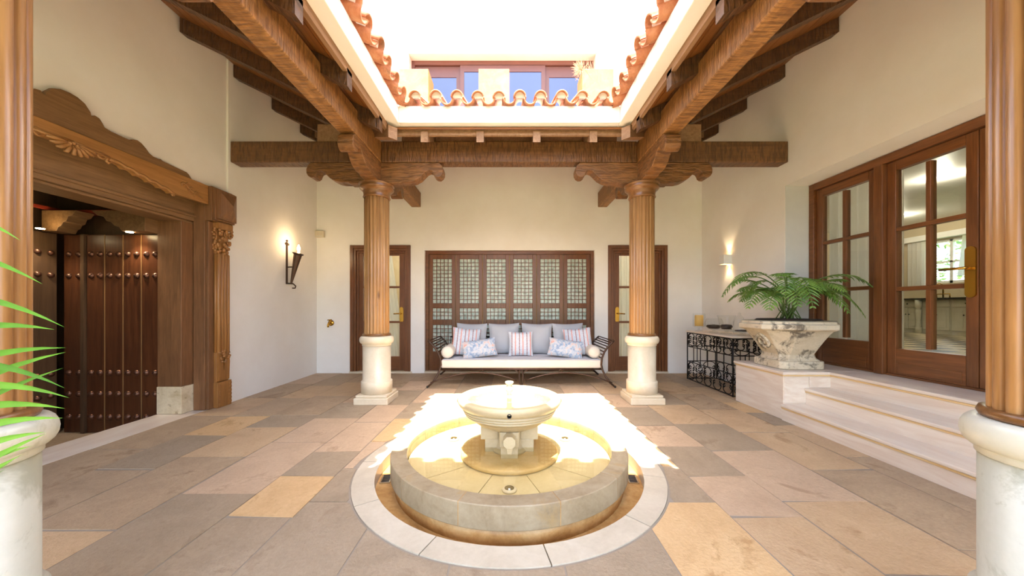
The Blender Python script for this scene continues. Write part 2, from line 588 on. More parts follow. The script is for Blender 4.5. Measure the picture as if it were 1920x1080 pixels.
rows = [
    (-3.32, -2.87, [(-2.5, 'b'), (1.2, 'b'), (2.05, 'b'), (2.75, 'b'), (3.6, 't'), (4.3, 'b'), (5.1, 'p'), (5.94, 0)]),
    (-2.87, -2.47, [(-2.5, 'b'), (.9, 'g'), (1.7, 'b'), (2.40, 'g'), (3.04, 'o'), (3.59, 'b'), (4.3, 't'), (5.0, 'b'), (5.94, 0)]),
    (-2.47, -1.98, [(-2.5, 'g'), (.8, 't'), (1.75, 'b'), (2.60, 't'), (3.25, 'g'), (3.62, 'b'), (4.4, 't'), (5.2, 'b'), (5.94, 0)]),
    (-1.98, -1.52, [(-2.5, 'g'), (.6, 'g'), (1.30, 'g'), (2.09, 'p'), (2.89, 'p'), (3.52, 'g'), (4.1, 'p'), (4.9, 'b'), (5.94, 0)]),
    (-1.52, -1.16, [(-2.5, 'g'), (.9, 'g'), (1.86, 'o'), (2.30, 'g'), (2.70, 'p'), (3.4, 'p'), (4.0, 'g'), (4.7, 'p'), (5.3, 'b'), (5.94, 0)]),
    (-1.16, -.72, [(-2.5, 'g'), (.5, 'g'), (1.35, 'g'), (2.0, 'g'), (2.42, 'p'), (2.9, 'o'), (3.5, 'g'), (4.1, 'p'), (4.8, 'b'), (5.4, 'p'), (5.94, 0)]),
    (-.72, -.26, [(-2.5, 'b'), (.7, 'g'), (2.0, 'g'), (3.7, 'p'), (4.3, 'g'), (4.95, 'b'), (5.94, 0)]),
    (-.26, .24, [(-2.5, 'g'), (.4, 'g'), (1.32, 'g'), (3.65, 'g'), (4.2, 'p'), (4.9, 't'), (5.94, 0)]),
    (.24, .72, [(-2.5, 'g'), (.8, 'g'), (2.0, 'o'), (3.7, 'p'), (4.45, 'g'), (5.1, 'b'), (5.94, 0)]),
    (.72, 1.19, [(-2.5, 'b'), (.5, 'o'), (2.0, 'g'), (2.45, 'o'), (3.0, 'p'), (3.75, 't'), (4.4, 'p'), (5.0, 'b'), (5.94, 0)]),
    (1.19, 1.58, [(-2.5, 'g'), (.7, 'g'), (1.42, 't'), (1.86, 'p'), (2.31, 'g'), (2.80, 'p'), (3.3, 'g'), (3.9, 'p'), (4.5, 't'), (5.2, 'b'), (5.94, 0)]),
    (1.58, 2.08, [(-2.5, 'b'), (.6, 't'), (1.45, 't'), (2.01, 'p'), (2.72, 'g'), (3.34, 't'), (4.0, 'g'), (4.6, 'b'), (5.3, 't'), (5.94, 0)]),
    (2.08, 2.52, [(-2.5, 't'), (.9, 'b'), (1.6, 'b'), (2.40, 't'), (3.12, 't'), (3.81, 'b'), (4.5, 't'), (5.2, 'b'), (5.94, 0)]),
    (2.52, 2.74, [(-2.5, 't'), (1.0, 'b'), (1.9, 'b'), (2.6, 't'), (3.3, 'g'), (3.7, 'o'), (4.1, 't'), (4.9, 'b'), (5.94, 0)]),
    (2.74, 3.29, [(4.2, 't'), (4.9, 'b'), (5.94, 0)]),
]
for x0, x1, js in rows:
    for (ya, k), (yb, _) in zip(js, js[1:]):
        j = .004
        for poly in strip_minus_disc(x0 + j, x1 - j, ya + j, yb - j, 1.073):
            # hand-cut edges: shift corners a little
            if len(poly) == 4:
                poly = [(px + random.uniform(-.006, .006), py + random.uniform(-.012, .012)) for px, py in poly]
                poly = [(max(-3.319, px), min(YB - .002, py)) for px, py in poly]
            MB().prism(poly, 'z', -.04, random.uniform(-.0025, .001)).build('paving_slab', PAVE[k], floor)
# garden ground beyond the open front
MB().box(-9, 9, -14, -2.6, -.2, -.05).build('ground', 'lawn', kind='structure', label='lawn beyond the open front of the courtyard')

# ------------------------------------------------------------------ walls
OP = (1.375, 3.805)        # portal opening along Y
m = MB()
m.box(XL - .34, XL, 4.07, YB + .2, -.1, 4.75)
m.box(XL - .34, XL - .02, 3.805, 4.07, -.1, 4.75)
m.box(XL - .34, XL - .02, OP[0], OP[1], 2.42, 4.75)
m.box(XL - .34, XL - .02, -2.2, OP[0], -.1, 4.75)
m.build('wall_left', 'wall', kind='structure', label='cream plastered wall holding the carved wooden portal')
m = MB()
RO = (1.17, 4.151)
m.box(XR, XR + .4, RO[1], YB + .2, -.1, 4.75)
m.box(XR, XR + .4, RO[0], RO[1], 2.58, 4.75)
m.box(XR, XR + .4, -2.2, RO[0], -.1, 4.75)
wr = m.build('wall_right', 'wall', kind='structure', label='cream plastered wall with a recess for the French doors')
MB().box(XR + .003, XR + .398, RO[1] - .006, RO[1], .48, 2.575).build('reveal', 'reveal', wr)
m = MB()
xs = [(-3.7, -2.725, 0), (-2.725, -1.691, 2.19), (-1.691, -1.454, 0), (-1.454, 1.463, 2.107), (1.463, 1.69, 0), (1.69, 2.706, 2.19), (2.706, 3.7, 0)]
for a, b, z in xs:
    m.box(a, b, YB, YB + .2, z - (.1 if z == 0 else 0), 4.38)
wb = m.build('wall_back', 'wall', kind='structure', label='cream plastered wall behind the sofa with three openings')
for a, b in ((-2.74, -1.67), (-1.454, 1.463), (1.67, 2.72)):
    MB().box(a, b, YB - .02, YB + .2, -.04, .03).build('threshold', 'marble', wb)
m = MB()
m.box(-3.7, 3.7, -1.15, -.9, 3.5, 4.75)
m.box(-3.7, -3.1, -1.15, -.9, -.1, 3.5)
m.box(3.1, 3.7, -1.15, -.9, -.1, 3.5)
m.build('wall_front', 'wall', kind='structure', label='cream wall around the wide opening to the garden')
# upper storey behind the roof
UY = 6.35
m = MB()
wx0, wx1, wz0, wz1 = -1.86, 1.60, 4.5, 5.80
m.box(-5, wx0, UY, UY + .3, 4.4, 8.6)
m.box(wx1, 5, UY, UY + .3, 4.4, 8.6)
m.box(wx0, wx1, UY, UY + .3, wz1, 8.6)
wu = m.build('wall_upper', 'wall', kind='structure', label='bright white upper storey wall above the tiled eaves')
m = MB()
m.box(wx0, wx1, UY + .02, UY + .32, wz1 - .012, wz1)
m.box(wx0, wx0 + .012, UY + .02, UY + .32, wz0, wz1)
m.box(wx1 - .012, wx1, UY + .02, UY + .32, wz0, wz1)
m.build('soffit', 'pink', wu)
MB().box(-5, 5, YB - .1, UY + 2.5, 4.38, 4.5).build('floor_terrace', 'pot', kind='structure', label='terracotta terrace ledge below the upper window')
win = thing('window_1', 'brown aluminium sliding window of the upper storey', None, (0, UY + .2, wz0), kind='structure')
m = MB()
m.box(wx0 + .012, wx1 - .012, UY + .2, UY + .29, wz1 - .09, wz1 - .012)
m.box(wx0 + .012, wx0 + .07, UY + .2, UY + .29, wz0, wz1 - .09)
m.box(wx1 - .07, wx1 - .012, UY + .2, UY + .29, wz0, wz1 - .09)
m.build('frame', 'alu', win)
sx = [wx0 + .07, -.93, -.12, .68, wx1 - .07]
for i in range(4):
    a, b = sx[i], sx[i + 1]
    fy = UY + (.20 if i in (1, 2) else .24)
    m = MB()
    st = .075
    m.box(a, a + st, fy, fy + .035, wz0, wz1 - .1)
    m.box(b - st, b, fy, fy + .035, wz0, wz1 - .1)
    m.box(a + st, b - st, fy, fy + .035, wz1 - .22 - (.08 if i in (0, 3) else 0), wz1 - .1)
    sh = m.build('sash', 'alu', win)
    MB().box(a + st, b - st, fy + .012, fy + .02, wz0, wz1 - .22).build('pane', 'skyglass', sh)

# ------------------------------------------------------------------ roof over the gallery
SL = .49
def zb(d):                 # underside of a rafter, d = distance from the axis of the court beam plane
    return 3.045 + SL * (d - 1.595)
OY0, OY1 = 1.50, 3.66      # open court along Y (tile edge to tile edge)
YC = (OY0 + OY1) / 2
# white eaves (soffit and fascia) as four boxes
ev = MB()
X0, X1 = 1.18, 1.33
FY0, FY1 = OY0 - .03, OY1 + .03
ev.box(-X1, -X0, FY0 - .15, FY1 + .15, 3.09, 3.27)
ev.box(X0, X1, FY0 - .15, FY1 + .15, 3.09, 3.27)
ev.box(-X0, X0, FY1, FY1 + .15, 3.09, 3.27)
ev.box(-X0, X0, FY0 - .15, FY0, 3.09, 3.27)
ev.build('trim_1', 'wall', kind='structure', bev=.008, label='white plaster eaves band around the open court')
# roof shells (solid, above the planks)
def slab(poly2, lo, hi, name, mat, **kw):
    """poly2: list of (x, y, z) undersides; thickness lo..hi"""
    n = len(poly2)
    vs = [(x, y, z + lo) for x, y, z in poly2] + [(x, y, z + hi) for x, y, z in poly2]
    fs = [tuple(range(n))[::-1], tuple(range(n, 2 * n))] + [(i, (i + 1) % n, n + (i + 1) % n, n + i) for i in range(n)]
    return MB().add(vs, fs).build(name, mat, **kw)
z1, z2 = zb(1.3) + .17, zb(3.35) + .17
YE0, YE1 = OY0 - .1, OY1 + .1
dB, dF = YB + .1 - YE1, YE0 + .95
D = 2.3
for s, nm, lb in ((-1, 'west', 'portal'), (1, 'east', 'steps')):
    slab([(s * 1.3, YE0, z1), (s * (1.3 + D), YE0 - D, z1 + SL * D), (s * (1.3 + D), YE1 + D, z1 + SL * D), (s * 1.3, YE1, z1)], .03, .10,
         'roof_' + nm, 'mortar_w', kind='structure', label='sloping roof shell over the %s gallery' % lb)
for s, nm, lb in ((1, 'back', 'sofa'), (-1, 'front', 'garden')):
    y0 = YE1 if s > 0 else YE0
    slab([(-1.3, y0, z1), (1.3, y0, z1), (1.3 + D, y0 + s * D, z1 + SL * D), (-1.3 - D, y0 + s * D, z1 + SL * D)], .03, .10,
         'roof_' + nm, 'mortar_w', kind='structure', label='sloping roof shell over the %s gallery' % lb)
# ceiling planks on the rafters
ce = thing('ceiling', 'stained plank ceiling on the rafters', None, (0, 0, 3), kind='structure')
pw = .125
for s in (-1, 1):
    k = 0
    x = 1.31
    while x < 3.28:
        xb = min(x + pw - .006, 3.295)
        za, zc = zb(x) + .15, zb(xb) + .15
        MB().prism([(s * x, za), (s * xb, zc), (s * xb, zc + .022), (s * x, za + .022)], 'y', max(-.9, YE0 - (x - 1.3)), min(YB, YE1 + x - 1.3)).build('plank', 'plank_y', ce)
        x += pw
y = 0
while y < 2.12:
    for s in (1, -1):
        ya = (YE1 + y) if s > 0 else (YE0 - y)
        yb2 = ya + s * (pw - .006)
        za, zc = zb(1.31 + y) + .15, zb(1.31 + y + pw) + .15
        MB().prism([(ya, za), (yb2, zc), (yb2, zc + .022), (ya, za + .022)], 'x', -1.31 - y, 1.31 + y).build('plank', 'plank_x', ce)
    y += pw
# rafters
YS = (-.65, .05, .75, 1.43, 2.10, 2.78, 3.46, 4.134, 4.80, 5.45)
ORD = 'first second third fourth fifth sixth seventh eighth ninth tenth'.split()
for s in (-1, 1):
    for yy in YS:
        x = max(1.30, 1.34 + yy - YE1, 1.34 + YE0 - yy - .085)
        p = [(s * a, b) for a, b in ((x, zb(x)), (3.29, zb(3.29)), (3.29, zb(3.29) + .148), (x, zb(x) + .148))]
        MB().prism(p, 'y', yy, yy + .085).build('rafter', 'rafter', label='%s dark sloping rafter from the sofa wall on the %s side' % (ORD[len(YS) - 1 - YS.index(yy)], 'carved portal' if s < 0 else 'marble steps'), cat='rafter')
me = MB().prism([(YE1 + .03, zb(1.36)), (YB, zb(1.36 + YB - YE1 - .03)), (YB, zb(1.36 + YB - YE1 - .03) + .13), (YE1 + .03, zb(1.36) + .13)], 'x', -.04, .04).mesh('rafter')
me.materials.append(M['strip'])
for k, xx in enumerate((-.93, -.32, .30, .92)):
    o = bpy.data.objects.new('rafter', me)
    o.location = (xx, 0, 0)
    link(o, label='short weathered rafter end above the sofa beam, %s from the portal side' % ORD[k], cat='rafter', group='rafters above the sofa')
me = MB().prism([(YE0 - .03, zb(1.36)), (-.9, zb(1.36 + YE0 + .87)), (-.9, zb(1.36 + YE0 + .87) + .13), (YE0 - .03, zb(1.36) + .13)], 'x', -.04, .04).mesh('rafter')
me.materials.append(M['strip'])
for xx in (-.93, -.32, .30, .92):
    o = bpy.data.objects.new('rafter', me)
    o.location = (xx, 0, 0)
    link(o, label='rafter over the garden gallery', cat='rafter', group='rafters over the garden gallery')
# corner rafters (valley)
for sx, nm in ((-1, 'portal'), (1, 'steps')):
    for sy in (1, -1):
        y0 = YE1 if sy > 0 else YE0
        d = Vector((sx, sy, 0)).normalized()
        sd = Vector((-d.y, d.x, 0)) * .05
        vs = []
        for q in (0, 2.5):
            b = Vector((sx * 1.24, y0 - sy * .07, zb(1.33) + SL * q * .707 + .005)) + d * q
            for z in (0, .13):
                for k in (-1, 1):
                    vs.append(tuple(b + sd * k + Vector((0, 0, z))))
        MB().add(vs, [(0, 1, 3, 2), (4, 6, 7, 5), (0, 4, 5, 1), (2, 3, 7, 6), (0, 2, 6, 4), (1, 5, 7, 3)]).build('corner_rafter', 'strip', cat='rafter',
            label='diagonal corner rafter on the %s side, %s' % (nm, 'above the sofa gallery' if sy > 0 else 'over the garden gallery'))
# wooden strip under the eaves
m = MB()
for s in (-1, 1):
    m.box(min(s * 1.335, s * 1.30), max(s * 1.335, s * 1.30), FY0 - .15, FY1 + .15, 3.015, 3.09)
m.box(-1.30, 1.30, FY1 + .12, FY1 + .155, 3.015, 3.09)
m.box(-1.30, 1.30, FY0 - .155, FY0 - .12, 3.015, 3.09)
m.build('trim_2', 'strip', kind='structure', label='wooden strip running under the white eaves')
# thin boards closing the gap above the cross beams
m = MB()
m.box(-2.28, -1.69, 4.12, 4.14, 3.09, 3.30)
m.box(1.69, 2.28, 4.12, 4.14, 3.09, 3.30)
m.box(-1.3, 1.3, 4.19, 4.21, 3.085, 3.19)
m.build('trim_3', 'strip', kind='structure', label='weathered filler boards above the cross beams')
# beams
BT, BB = 3.09, 2.84
bw = .08
CX, CYF, CYN = 1.595, 4.175, .985
for s, nm in ((-1, 'carved portal'), (1, 'marble steps')):
    MB().box(s * CX - bw, s * CX + bw, -.9, YB - .003, BB, BT).build('roof_beam', 'beam_y', bev=.012, cat='beam', label='long hewn oak beam over the columns on the %s side' % nm)
    for yc, nm2 in ((CYF, 'sofa'), (CYN, 'garden')):
        a, b = sorted((s * (CX + bw + .002), s * 3.297))
        MB().box(a, b, yc - bw, yc + bw, BB, BT).build('roof_beam', 'beam_x', bev=.012, cat='beam', label='short dark beam from the %s gallery column to the wall on the %s side' % (nm2, nm))
for yc, nm2 in ((CYF, 'in front of the sofa'), (CYN, 'over the garden gallery')):
    MB().box(-CX + bw + .002, CX - bw - .002, yc - bw, yc + bw, BB, BT).build('roof_beam', 'beam_x', bev=.012, cat='beam', label='dark hewn cross beam spanning two columns %s' % nm2)
# column brackets
half = [(.30, 2.592), (.31, 2.606), (.40, 2.606), (.47, 2.622), (.53, 2.655), (.575, 2.70), (.61, 2.735), (.645, 2.748), (.675, 2.738), (.69, 2.712), (.70, 2.685), (.725, 2.667),
        (.76, 2.664), (.79, 2.682), (.808, 2.715), (.81, 2.76), (.795, 2.805), (.76, 2.838)]
prof = [(-a, z) for a, z in half][::-1] + half
def bracket(cx, cy, label):
    t = thing('column_bracket', label, 'bracket', (cx, cy, 2.592))
    MB().prism([(cx + a, z) for a, z in prof], 'y', cy - .075, cy + .075).build('cross_arm', 'bracket', t, .008)
    MB().prism([(cy + a, z) for a, z in prof], 'x', cx - .078, cx + .078).build('long_arm', 'bracket', t, .008)
# columns
def reeds(m, R0, z0, z1, n=20):
    vs, k = [], 7
    pts = []
    for i in range(n):
        for j in range(k):
            q = j / k
            r = R0 + .017 * math.sqrt(max(0, 1 - (2 * q - 1) ** 2))
            a = 2 * PI * (i + q) / n
            pts.append((r * math.cos(a), r * math.sin(a)))
    N = len(pts)
    zs = (z0, z1)
    for z in zs:
        vs += [(x, y, z) for x, y in pts]
    fs = [(i, (i + 1) % N, N + (i + 1) % N, N + i) for i in range(N)] + [tuple(range(N, 2 * N))]
    m.add(vs, fs, True)
def make_column():
    t = thing('column', '', 'column', local=True)
    m = MB().box(-.198, .198, -.198, .198, 0, .078)
    m.box(-.182, .182, -.182, .182, .078, .108)
    m.build('plinth', 'marble', t, .008)
    m = MB().lathe([(.178, .106), (.178, .245), (.172, .252), (.160, .256), (.160, .668)], 48)
    m.build('drum', 'marble', t)
    p = [(.160, .668), (.166, .672), (.166, .69)]
    for i in range(9):
        a = -PI / 2 + PI * i / 8
        p.append((.166 + .030 * math.cos(a), .738 + .046 * math.sin(a)))
    m = MB().lathe(p + [(.15, .785)], 48)
    m.build('collar', 'marble', t)
    MB().lathe([(.14, .784), (.158, .787), (.163, .798), (.158, .812), (.14, .814)], 40).build('shaft_ring', 'shaft_dark', t)
    m = MB()
    reeds(m, .127, .81, 2.43)
    m.build('shaft', 'shaft', t)
    m = MB().lathe([(.135, 2.425), (.152, 2.428), (.158, 2.437), (.152, 2.448), (.150, 2.47), (.156, 2.497), (.160, 2.512), (.178, 2.520), (.194, 2.536), (.198, 2.553), (.188, 2.566), (.192, 2.578), (.204, 2.584), (.204, 2.592)], 48)
    m.build('capital', 'shaft_dark', t)
    return t
c0 = make_column()
cols = [(-CX, CYF, 'reeded wooden column on a round stone base in front of the sofa, portal side', 'carved bracket on the sofa gallery column, portal side'),
        (CX, CYF, 'reeded wooden column on a round stone base beside the iron console, steps side', 'carved bracket on the sofa gallery column, steps side'),
        (-CX, CYN, 'reeded wooden column with white marble base behind the areca palm', 'carved bracket above the column behind the areca palm'),
        (CX, CYN, 'reeded wooden column with white marble base in front of the marble steps', 'carved bracket above the column in front of the marble steps')]
for i, (x, y, lb, lb2) in enumerate(cols):
    c = c0 if i == 0 else copy_tree(c0)
    c.location = (x, y, 0)
    c.rotation_euler = (0, 0, 0)
    c['label'] = lb
    bracket(x, y, lb2)
    if i >= 2:
        for ch in c.children:
            if ch.name.split('.')[0] in ('drum', 'collar', 'plinth'):
                ch.data = ch.data.copy()
                ch.data.materials[0] = M['marble_w']
# tiles along the eaves
def tile_mesh(up, r0, r1, L, th=.014, n=10):
    """half pipe along +x from the eave end (x=0); up=1 convex"""
    vs, fs = [], []
    k = n + 1
    for x, rr in ((0, r0), (L, r1)):
        for off in (0, th):
            for i in range(k):
                a = PI * i / n
                vs.append((x, (rr - off) * math.cos(a), up * (rr - off) * math.sin(a)))
    for i in range(n):
        fs += [(i, i + 1, 2 * k + i + 1, 2 * k + i), (k + i, 3 * k + i, 3 * k + i + 1, k + i + 1), (i, k + i, k + i + 1, i + 1), (2 * k + i, 2 * k + i + 1, 3 * k + i + 1, 3 * k + i)]
    for i in (0, n):
        fs.append((i, 2 * k + i, 3 * k + i, k + i))
    me = MB().add(vs, fs, True).mesh('roof_tile')
    me.materials.append(M['terracotta'])
    return me
cover = tile_mesh(1, .068, .062, .5)
pan = tile_mesh(-1, .070, .074, .5)
m = MB()
m.prism([(.055 * math.cos(PI * i / 10), .055 * math.sin(PI * i / 10)) for i in range(11)], 'x', .05, .12)
plug = m.mesh('mortar')
plug.materials.append(M['mortar_w'])
rf = {}
for nm, ang, cen, length in (('back', R(90), (0, OY1 - .035, 0), 2.24), ('west', R(180), (-1.09, YC, 0), OY1 - OY0), ('east', 0, (1.09, YC, 0), OY1 - OY0), ('front', R(-90), (0, OY0 + .035, 0), 2.24)):
    t = thing('roof_eaves_' + nm, 'scalloped row of curved terracotta tiles along the court eaves, %s' % {'back': 'above the sofa', 'west': 'on the portal side', 'east': 'on the steps side', 'front': 'toward the garden'}[nm], None, (cen[0], cen[1], 3.3), kind='structure')
    sp = .219
    n = int(round(length / sp))
    for i in range(n + 1):
        off = (i - n / 2) * sp
        base = Matrix.Translation((cen[0], cen[1], 3.318)) @ Matrix.Rotation(ang, 4, 'Z') @ Matrix.Rotation(-R(20), 4, 'Y')
        j = random.uniform(-.012, .012)
        if i < n:
            o = shared(cover, 'cover_tile', t, base @ Matrix.Translation((j, off + sp / 2, random.uniform(0, .008))) @ Matrix.Rotation(random.uniform(-.04, .04), 4, 'Z'))
            WL[o.name] = Vector()
            p = bpy.data.objects.new('mortar', plug)
            C.objects.link(p)
            p.parent = o
        shared(pan, 'pan_tile', t, base @ Matrix.Translation((j - .01, off, random.uniform(-.006, .006))) @ Matrix.Rotation(random.uniform(-.04, .04), 4, 'Z'))
# ------------------------------------------------------------------ glazed doors on the back wall
def curtain(name, label, x0, x1, y, z0, z1, amp=.03, waves=7, axis='x', slant=0, **kw):
    m = MB()
    n = waves * 8
    vs = []
    for z, sh in ((z0, slant), (z0 * .5 + z1 * .5, slant * .45), (z1, 0)):
        for i in range(n + 1):
            q = i / n
            a = x0 + (x1 - x0) * q + sh * q
            b = y + amp * math.sin(q * waves * 2 * PI)
            vs.append((a, b, z) if axis == 'x' else (b, a, z))
    k = n + 1
    fs = [(j * k + i, j * k + i + 1, (j + 1) * k + i + 1, (j + 1) * k + i) for j in range(2) for i in range(n)]
    m.add(vs, fs, True)
    return m.build(name, 'sheer', label=label, cat='curtain', **kw)
def handle(parent, x, y, z, ax, side):
    """long brass plate with a lever; ax: direction the lever points along"""
    if ax == 'x':
        MB().prism([(x - .028, z - .12), (x + .028, z - .12), (x + .034, z - .09), (x + .034, z + .09), (x + .028, z + .12), (x, z + .135), (x - .028, z + .12), (x - .034, z + .09), (x - .034, z - .09)], 'y', y - .012, y).build('handle_plate', 'brass', parent, label='brass handle plate')
        MB().tube([(x, y, z + .02), (x, y - .05, z + .02), (x + side * .02, y - .055, z + .02), (x + side * .12, y - .055, z + .015)], .011).build('lever', 'brass', parent, label='brass lever')
    else:
        pl = []
        for i in range(9):
            a = PI * i / 8
            pl.append((y + .033 * math.cos(a), z + .17 + .03 * math.sin(a)))
        for i in range(9):
            a = PI + PI * i / 8
            pl.append((y + .033 * math.cos(a), z - .17 + .03 * math.sin(a)))
        p = MB().prism(pl, 'x', x - .012, x).build('handle_plate', 'brass', parent, label='pierced brass handle plate')
        MB().tube([(x, y, z + .03), (x - .06, y, z + .03), (x - .065, y + side * .02, z + .03), (x - .065, y + side * .15, z + .03)], .011).build('lever', 'brass', parent, label='brass lever')
def back_door(name, label, x0, x1, hinge):
    t = thing(name, label, None, (x0, YB, .03), kind='structure')
    zt = 2.19
    y = YB
    for k, (a, b, d) in enumerate(((0, .055, -.022), (.055, .095, -.008), (.095, .13, .02))):
        m = MB()
        m.box(x0 + a, x0 + b, y + d, y + .12, .03, zt - a)
        m.box(x1 - b, x1 - a, y + d, y + .12, .03, zt - a)
        m.box(x0 + b, x1 - b, y + d, y + .12, zt - b, zt - a)
        m.build('casing', 'door', t, .004)
    a, b = x0 + .13, x1 - .13
    lf = thing('leaf', '', None)
    del lf['label']
    lf.parent = t
    lf.matrix_parent_inverse = Matrix.Translation(-WL[t.name])
    WL[lf.name] = Vector()
    m = MB()
    yy = y + .035
    m.box(a, a + .075, yy, yy + .05, .04, zt - .13)
    m.box(b - .075, b, yy, yy + .05, .04, zt - .13)
    m.box(a + .075, b - .075, yy, yy + .05, zt - .17, zt - .13)
    m.build('stile', 'door', lf, .004)
    m = MB().box(a + .075, b - .075, yy, yy + .05, .04, .28)
    m.box(a + .11, b - .11, yy - .008, yy, .075, .16)
    m.build('bottom_rail', 'door_x', lf, .004)
    zs = [.28, .873, 1.476, zt - .17]
    for z in zs[1:3]:
        MB().box(a + .075, b - .075, yy, yy + .05, z - .018, z + .018).build('muntin', 'door_x', lf, .003)
    for z0, z1_ in zip(zs, zs[1:]):
        MB().box(a + .075, b - .075, yy + .022, yy + .028, z0 + .01, z1_ - .01).build('pane', 'glass', lf)
    hx = b - .037 if hinge < 0 else a + .037
    handle(lf, hx, yy, 1.0, 'x', -1 if hinge < 0 else 1)
back_door('door_1', 'narrow glazed wooden door on the portal side of the lattice screen', -2.725, -1.691, -1)
back_door('door_2', 'narrow glazed wooden door on the console side of the lattice screen', 1.69, 2.706, 1)
# lattice folding doors
t = thing('door_3', 'six-leaf wooden folding screen with glazed lattice panels behind the sofa', None, (0, YB, .03), kind='structure')
x0, x1, zt = -1.454, 1.463, 2.107
y = YB + .06
m = MB()
m.box(x0, x0 + .055, y, y + .1, .03, zt)
m.box(x1 - .055, x1, y, y + .1, .03, zt)
m.box(x0 + .055, x1 - .055, y, y + .1, zt - .06, zt)
m.build('frame', 'door_x', t, .004)
lw = (x1 - x0 - .11) / 6
for i in range(6):
    a = x0 + .055 + lw * i + .004
    b = a + lw - .008
    g0, g1 = a + .065, b - .065
    lf = MB()
    yy = y + .02
    zs = [(1.20, 1.965), (.915, 1.11), (.36, .82)]
    lf.box(a, g0, yy, yy + .05, .03, zt - .062)
    lf.box(g1, b, yy, yy + .05, .03, zt - .062)
    edges = [.03, .36, .82, .915, 1.11, 1.20, 1.965, zt - .062]
    for k in (0, 2, 4, 6):
        lf.box(g0, g1, yy, yy + .05, edges[k], edges[k + 1])
    leaf = lf.build('leaf', 'door', t, .004)
    for z0, z1_ in zs:
        MB().box(g0, g1, yy + .03, yy + .036, z0, z1_).build('pane', 'frost', leaf)
        la = MB()
        for k in range(1, 5):
            xx = g0 + (g1 - g0) * k / 5
            la.box(xx - .005, xx + .005, yy + .006, yy + .026, z0, z1_)
        nz = max(2, round((z1_ - z0) / .064))
        for k in range(1, nz):
            zz = z0 + (z1_ - z0) * k / nz
            la.box(g0, g1, yy + .008, yy + .024, zz - .005, zz + .005)
        la.build('lattice', 'door', leaf)
# room behind the narrow doors
m = MB()
m.box(-3.6, 3.6, 8.6, 8.7, -.1, 2.7)
m.box(-3.7, -3.6, YB + .2, 8.7, -.1, 2.7)
m.box(3.6, 3.7, YB + .2, 8.7, -.1, 2.7)
m.build('wall_inner_room', 'room', kind='structure', label='beige wall of the room behind the glazed doors')
MB().box(-3.7, 3.7, YB + .19, 8.7, 2.7, 2.8).build('ceiling_inner_room', 'white', kind='structure', label='white ceiling of the room behind the glazed doors')
MB().box(-3.7, 3.7, YB + .41, 8.7, -.1, .0).build('floor_inner_room', 'room', kind='structure', label='pale floor of the room behind the glazed doors')
for x in (-2.2, 2.2):
    l = bpy.data.lights.new('room_fill', 'POINT')  # fill light added to brighten the room, no fixture belongs to it
    l.energy = 22
    l.color = (1, .86, .66)
    l.shadow_soft_size = .12
    o = bpy.data.objects.new('room_fill', l)
    C.objects.link(o)
    o.location = (x, 7.4, 2.45)
curtain('curtain', 'white sheer curtain drawn aside behind the narrow door, portal side', -2.62, -2.12, YB + .28, .03, 2.15, .02, 6, slant=.32)
curtain('curtain', 'white sheer curtain covering the narrow door, console side', 1.80, 2.62, YB + .28, .03, 2.15, .022, 8)

# ------------------------------------------------------------------ carved portal on wall_left
PC = 2.59
def my(y):
    return 2 * PC - y
t = thing('portal', 'carved dark wooden portal surround with scalloped pediment and pilasters', 'portal', (XL, PC, 0))
m = MB()
m.box(-3.70, -3.43, OP[0] + .005, OP[1] - .005, 2.06, 2.40)
m.box(-3.70, -3.41, OP[0] + .005, OP[1] - .005, 2.10, 2.125)
m.box(-3.70, -3.455, OP[0] + .005, OP[1] - .005, 2.035, 2.06)
m.build('lintel', 'cedar_y', t, .005)
hp = [(2.59, 2.728), (2.64, 2.722), (2.685, 2.70), (2.72, 2.655), (2.727, 2.627), (2.75, 2.645), (2.78, 2.638), (2.80, 2.61), (2.815, 2.585), (2.86, 2.575), (2.95, 2.572), (3.013, 2.574), (3.03, 2.592), (3.065, 2.60),
      (3.10, 2.588), (3.135, 2.561), (3.165, 2.53), (3.20, 2.515), (3.255, 2.515), (3.266, 2.522), (3.285, 2.512), (3.40, 2.505), (3.53, 2.500), (3.555, 2.485), (3.593, 2.445)]
pol = [(my(a), z) for a, z in hp[1:]][::-1] + hp
MB().prism(pol, 'x', -3.318, -3.284).build('pediment', 'cedar_y', t, .004)
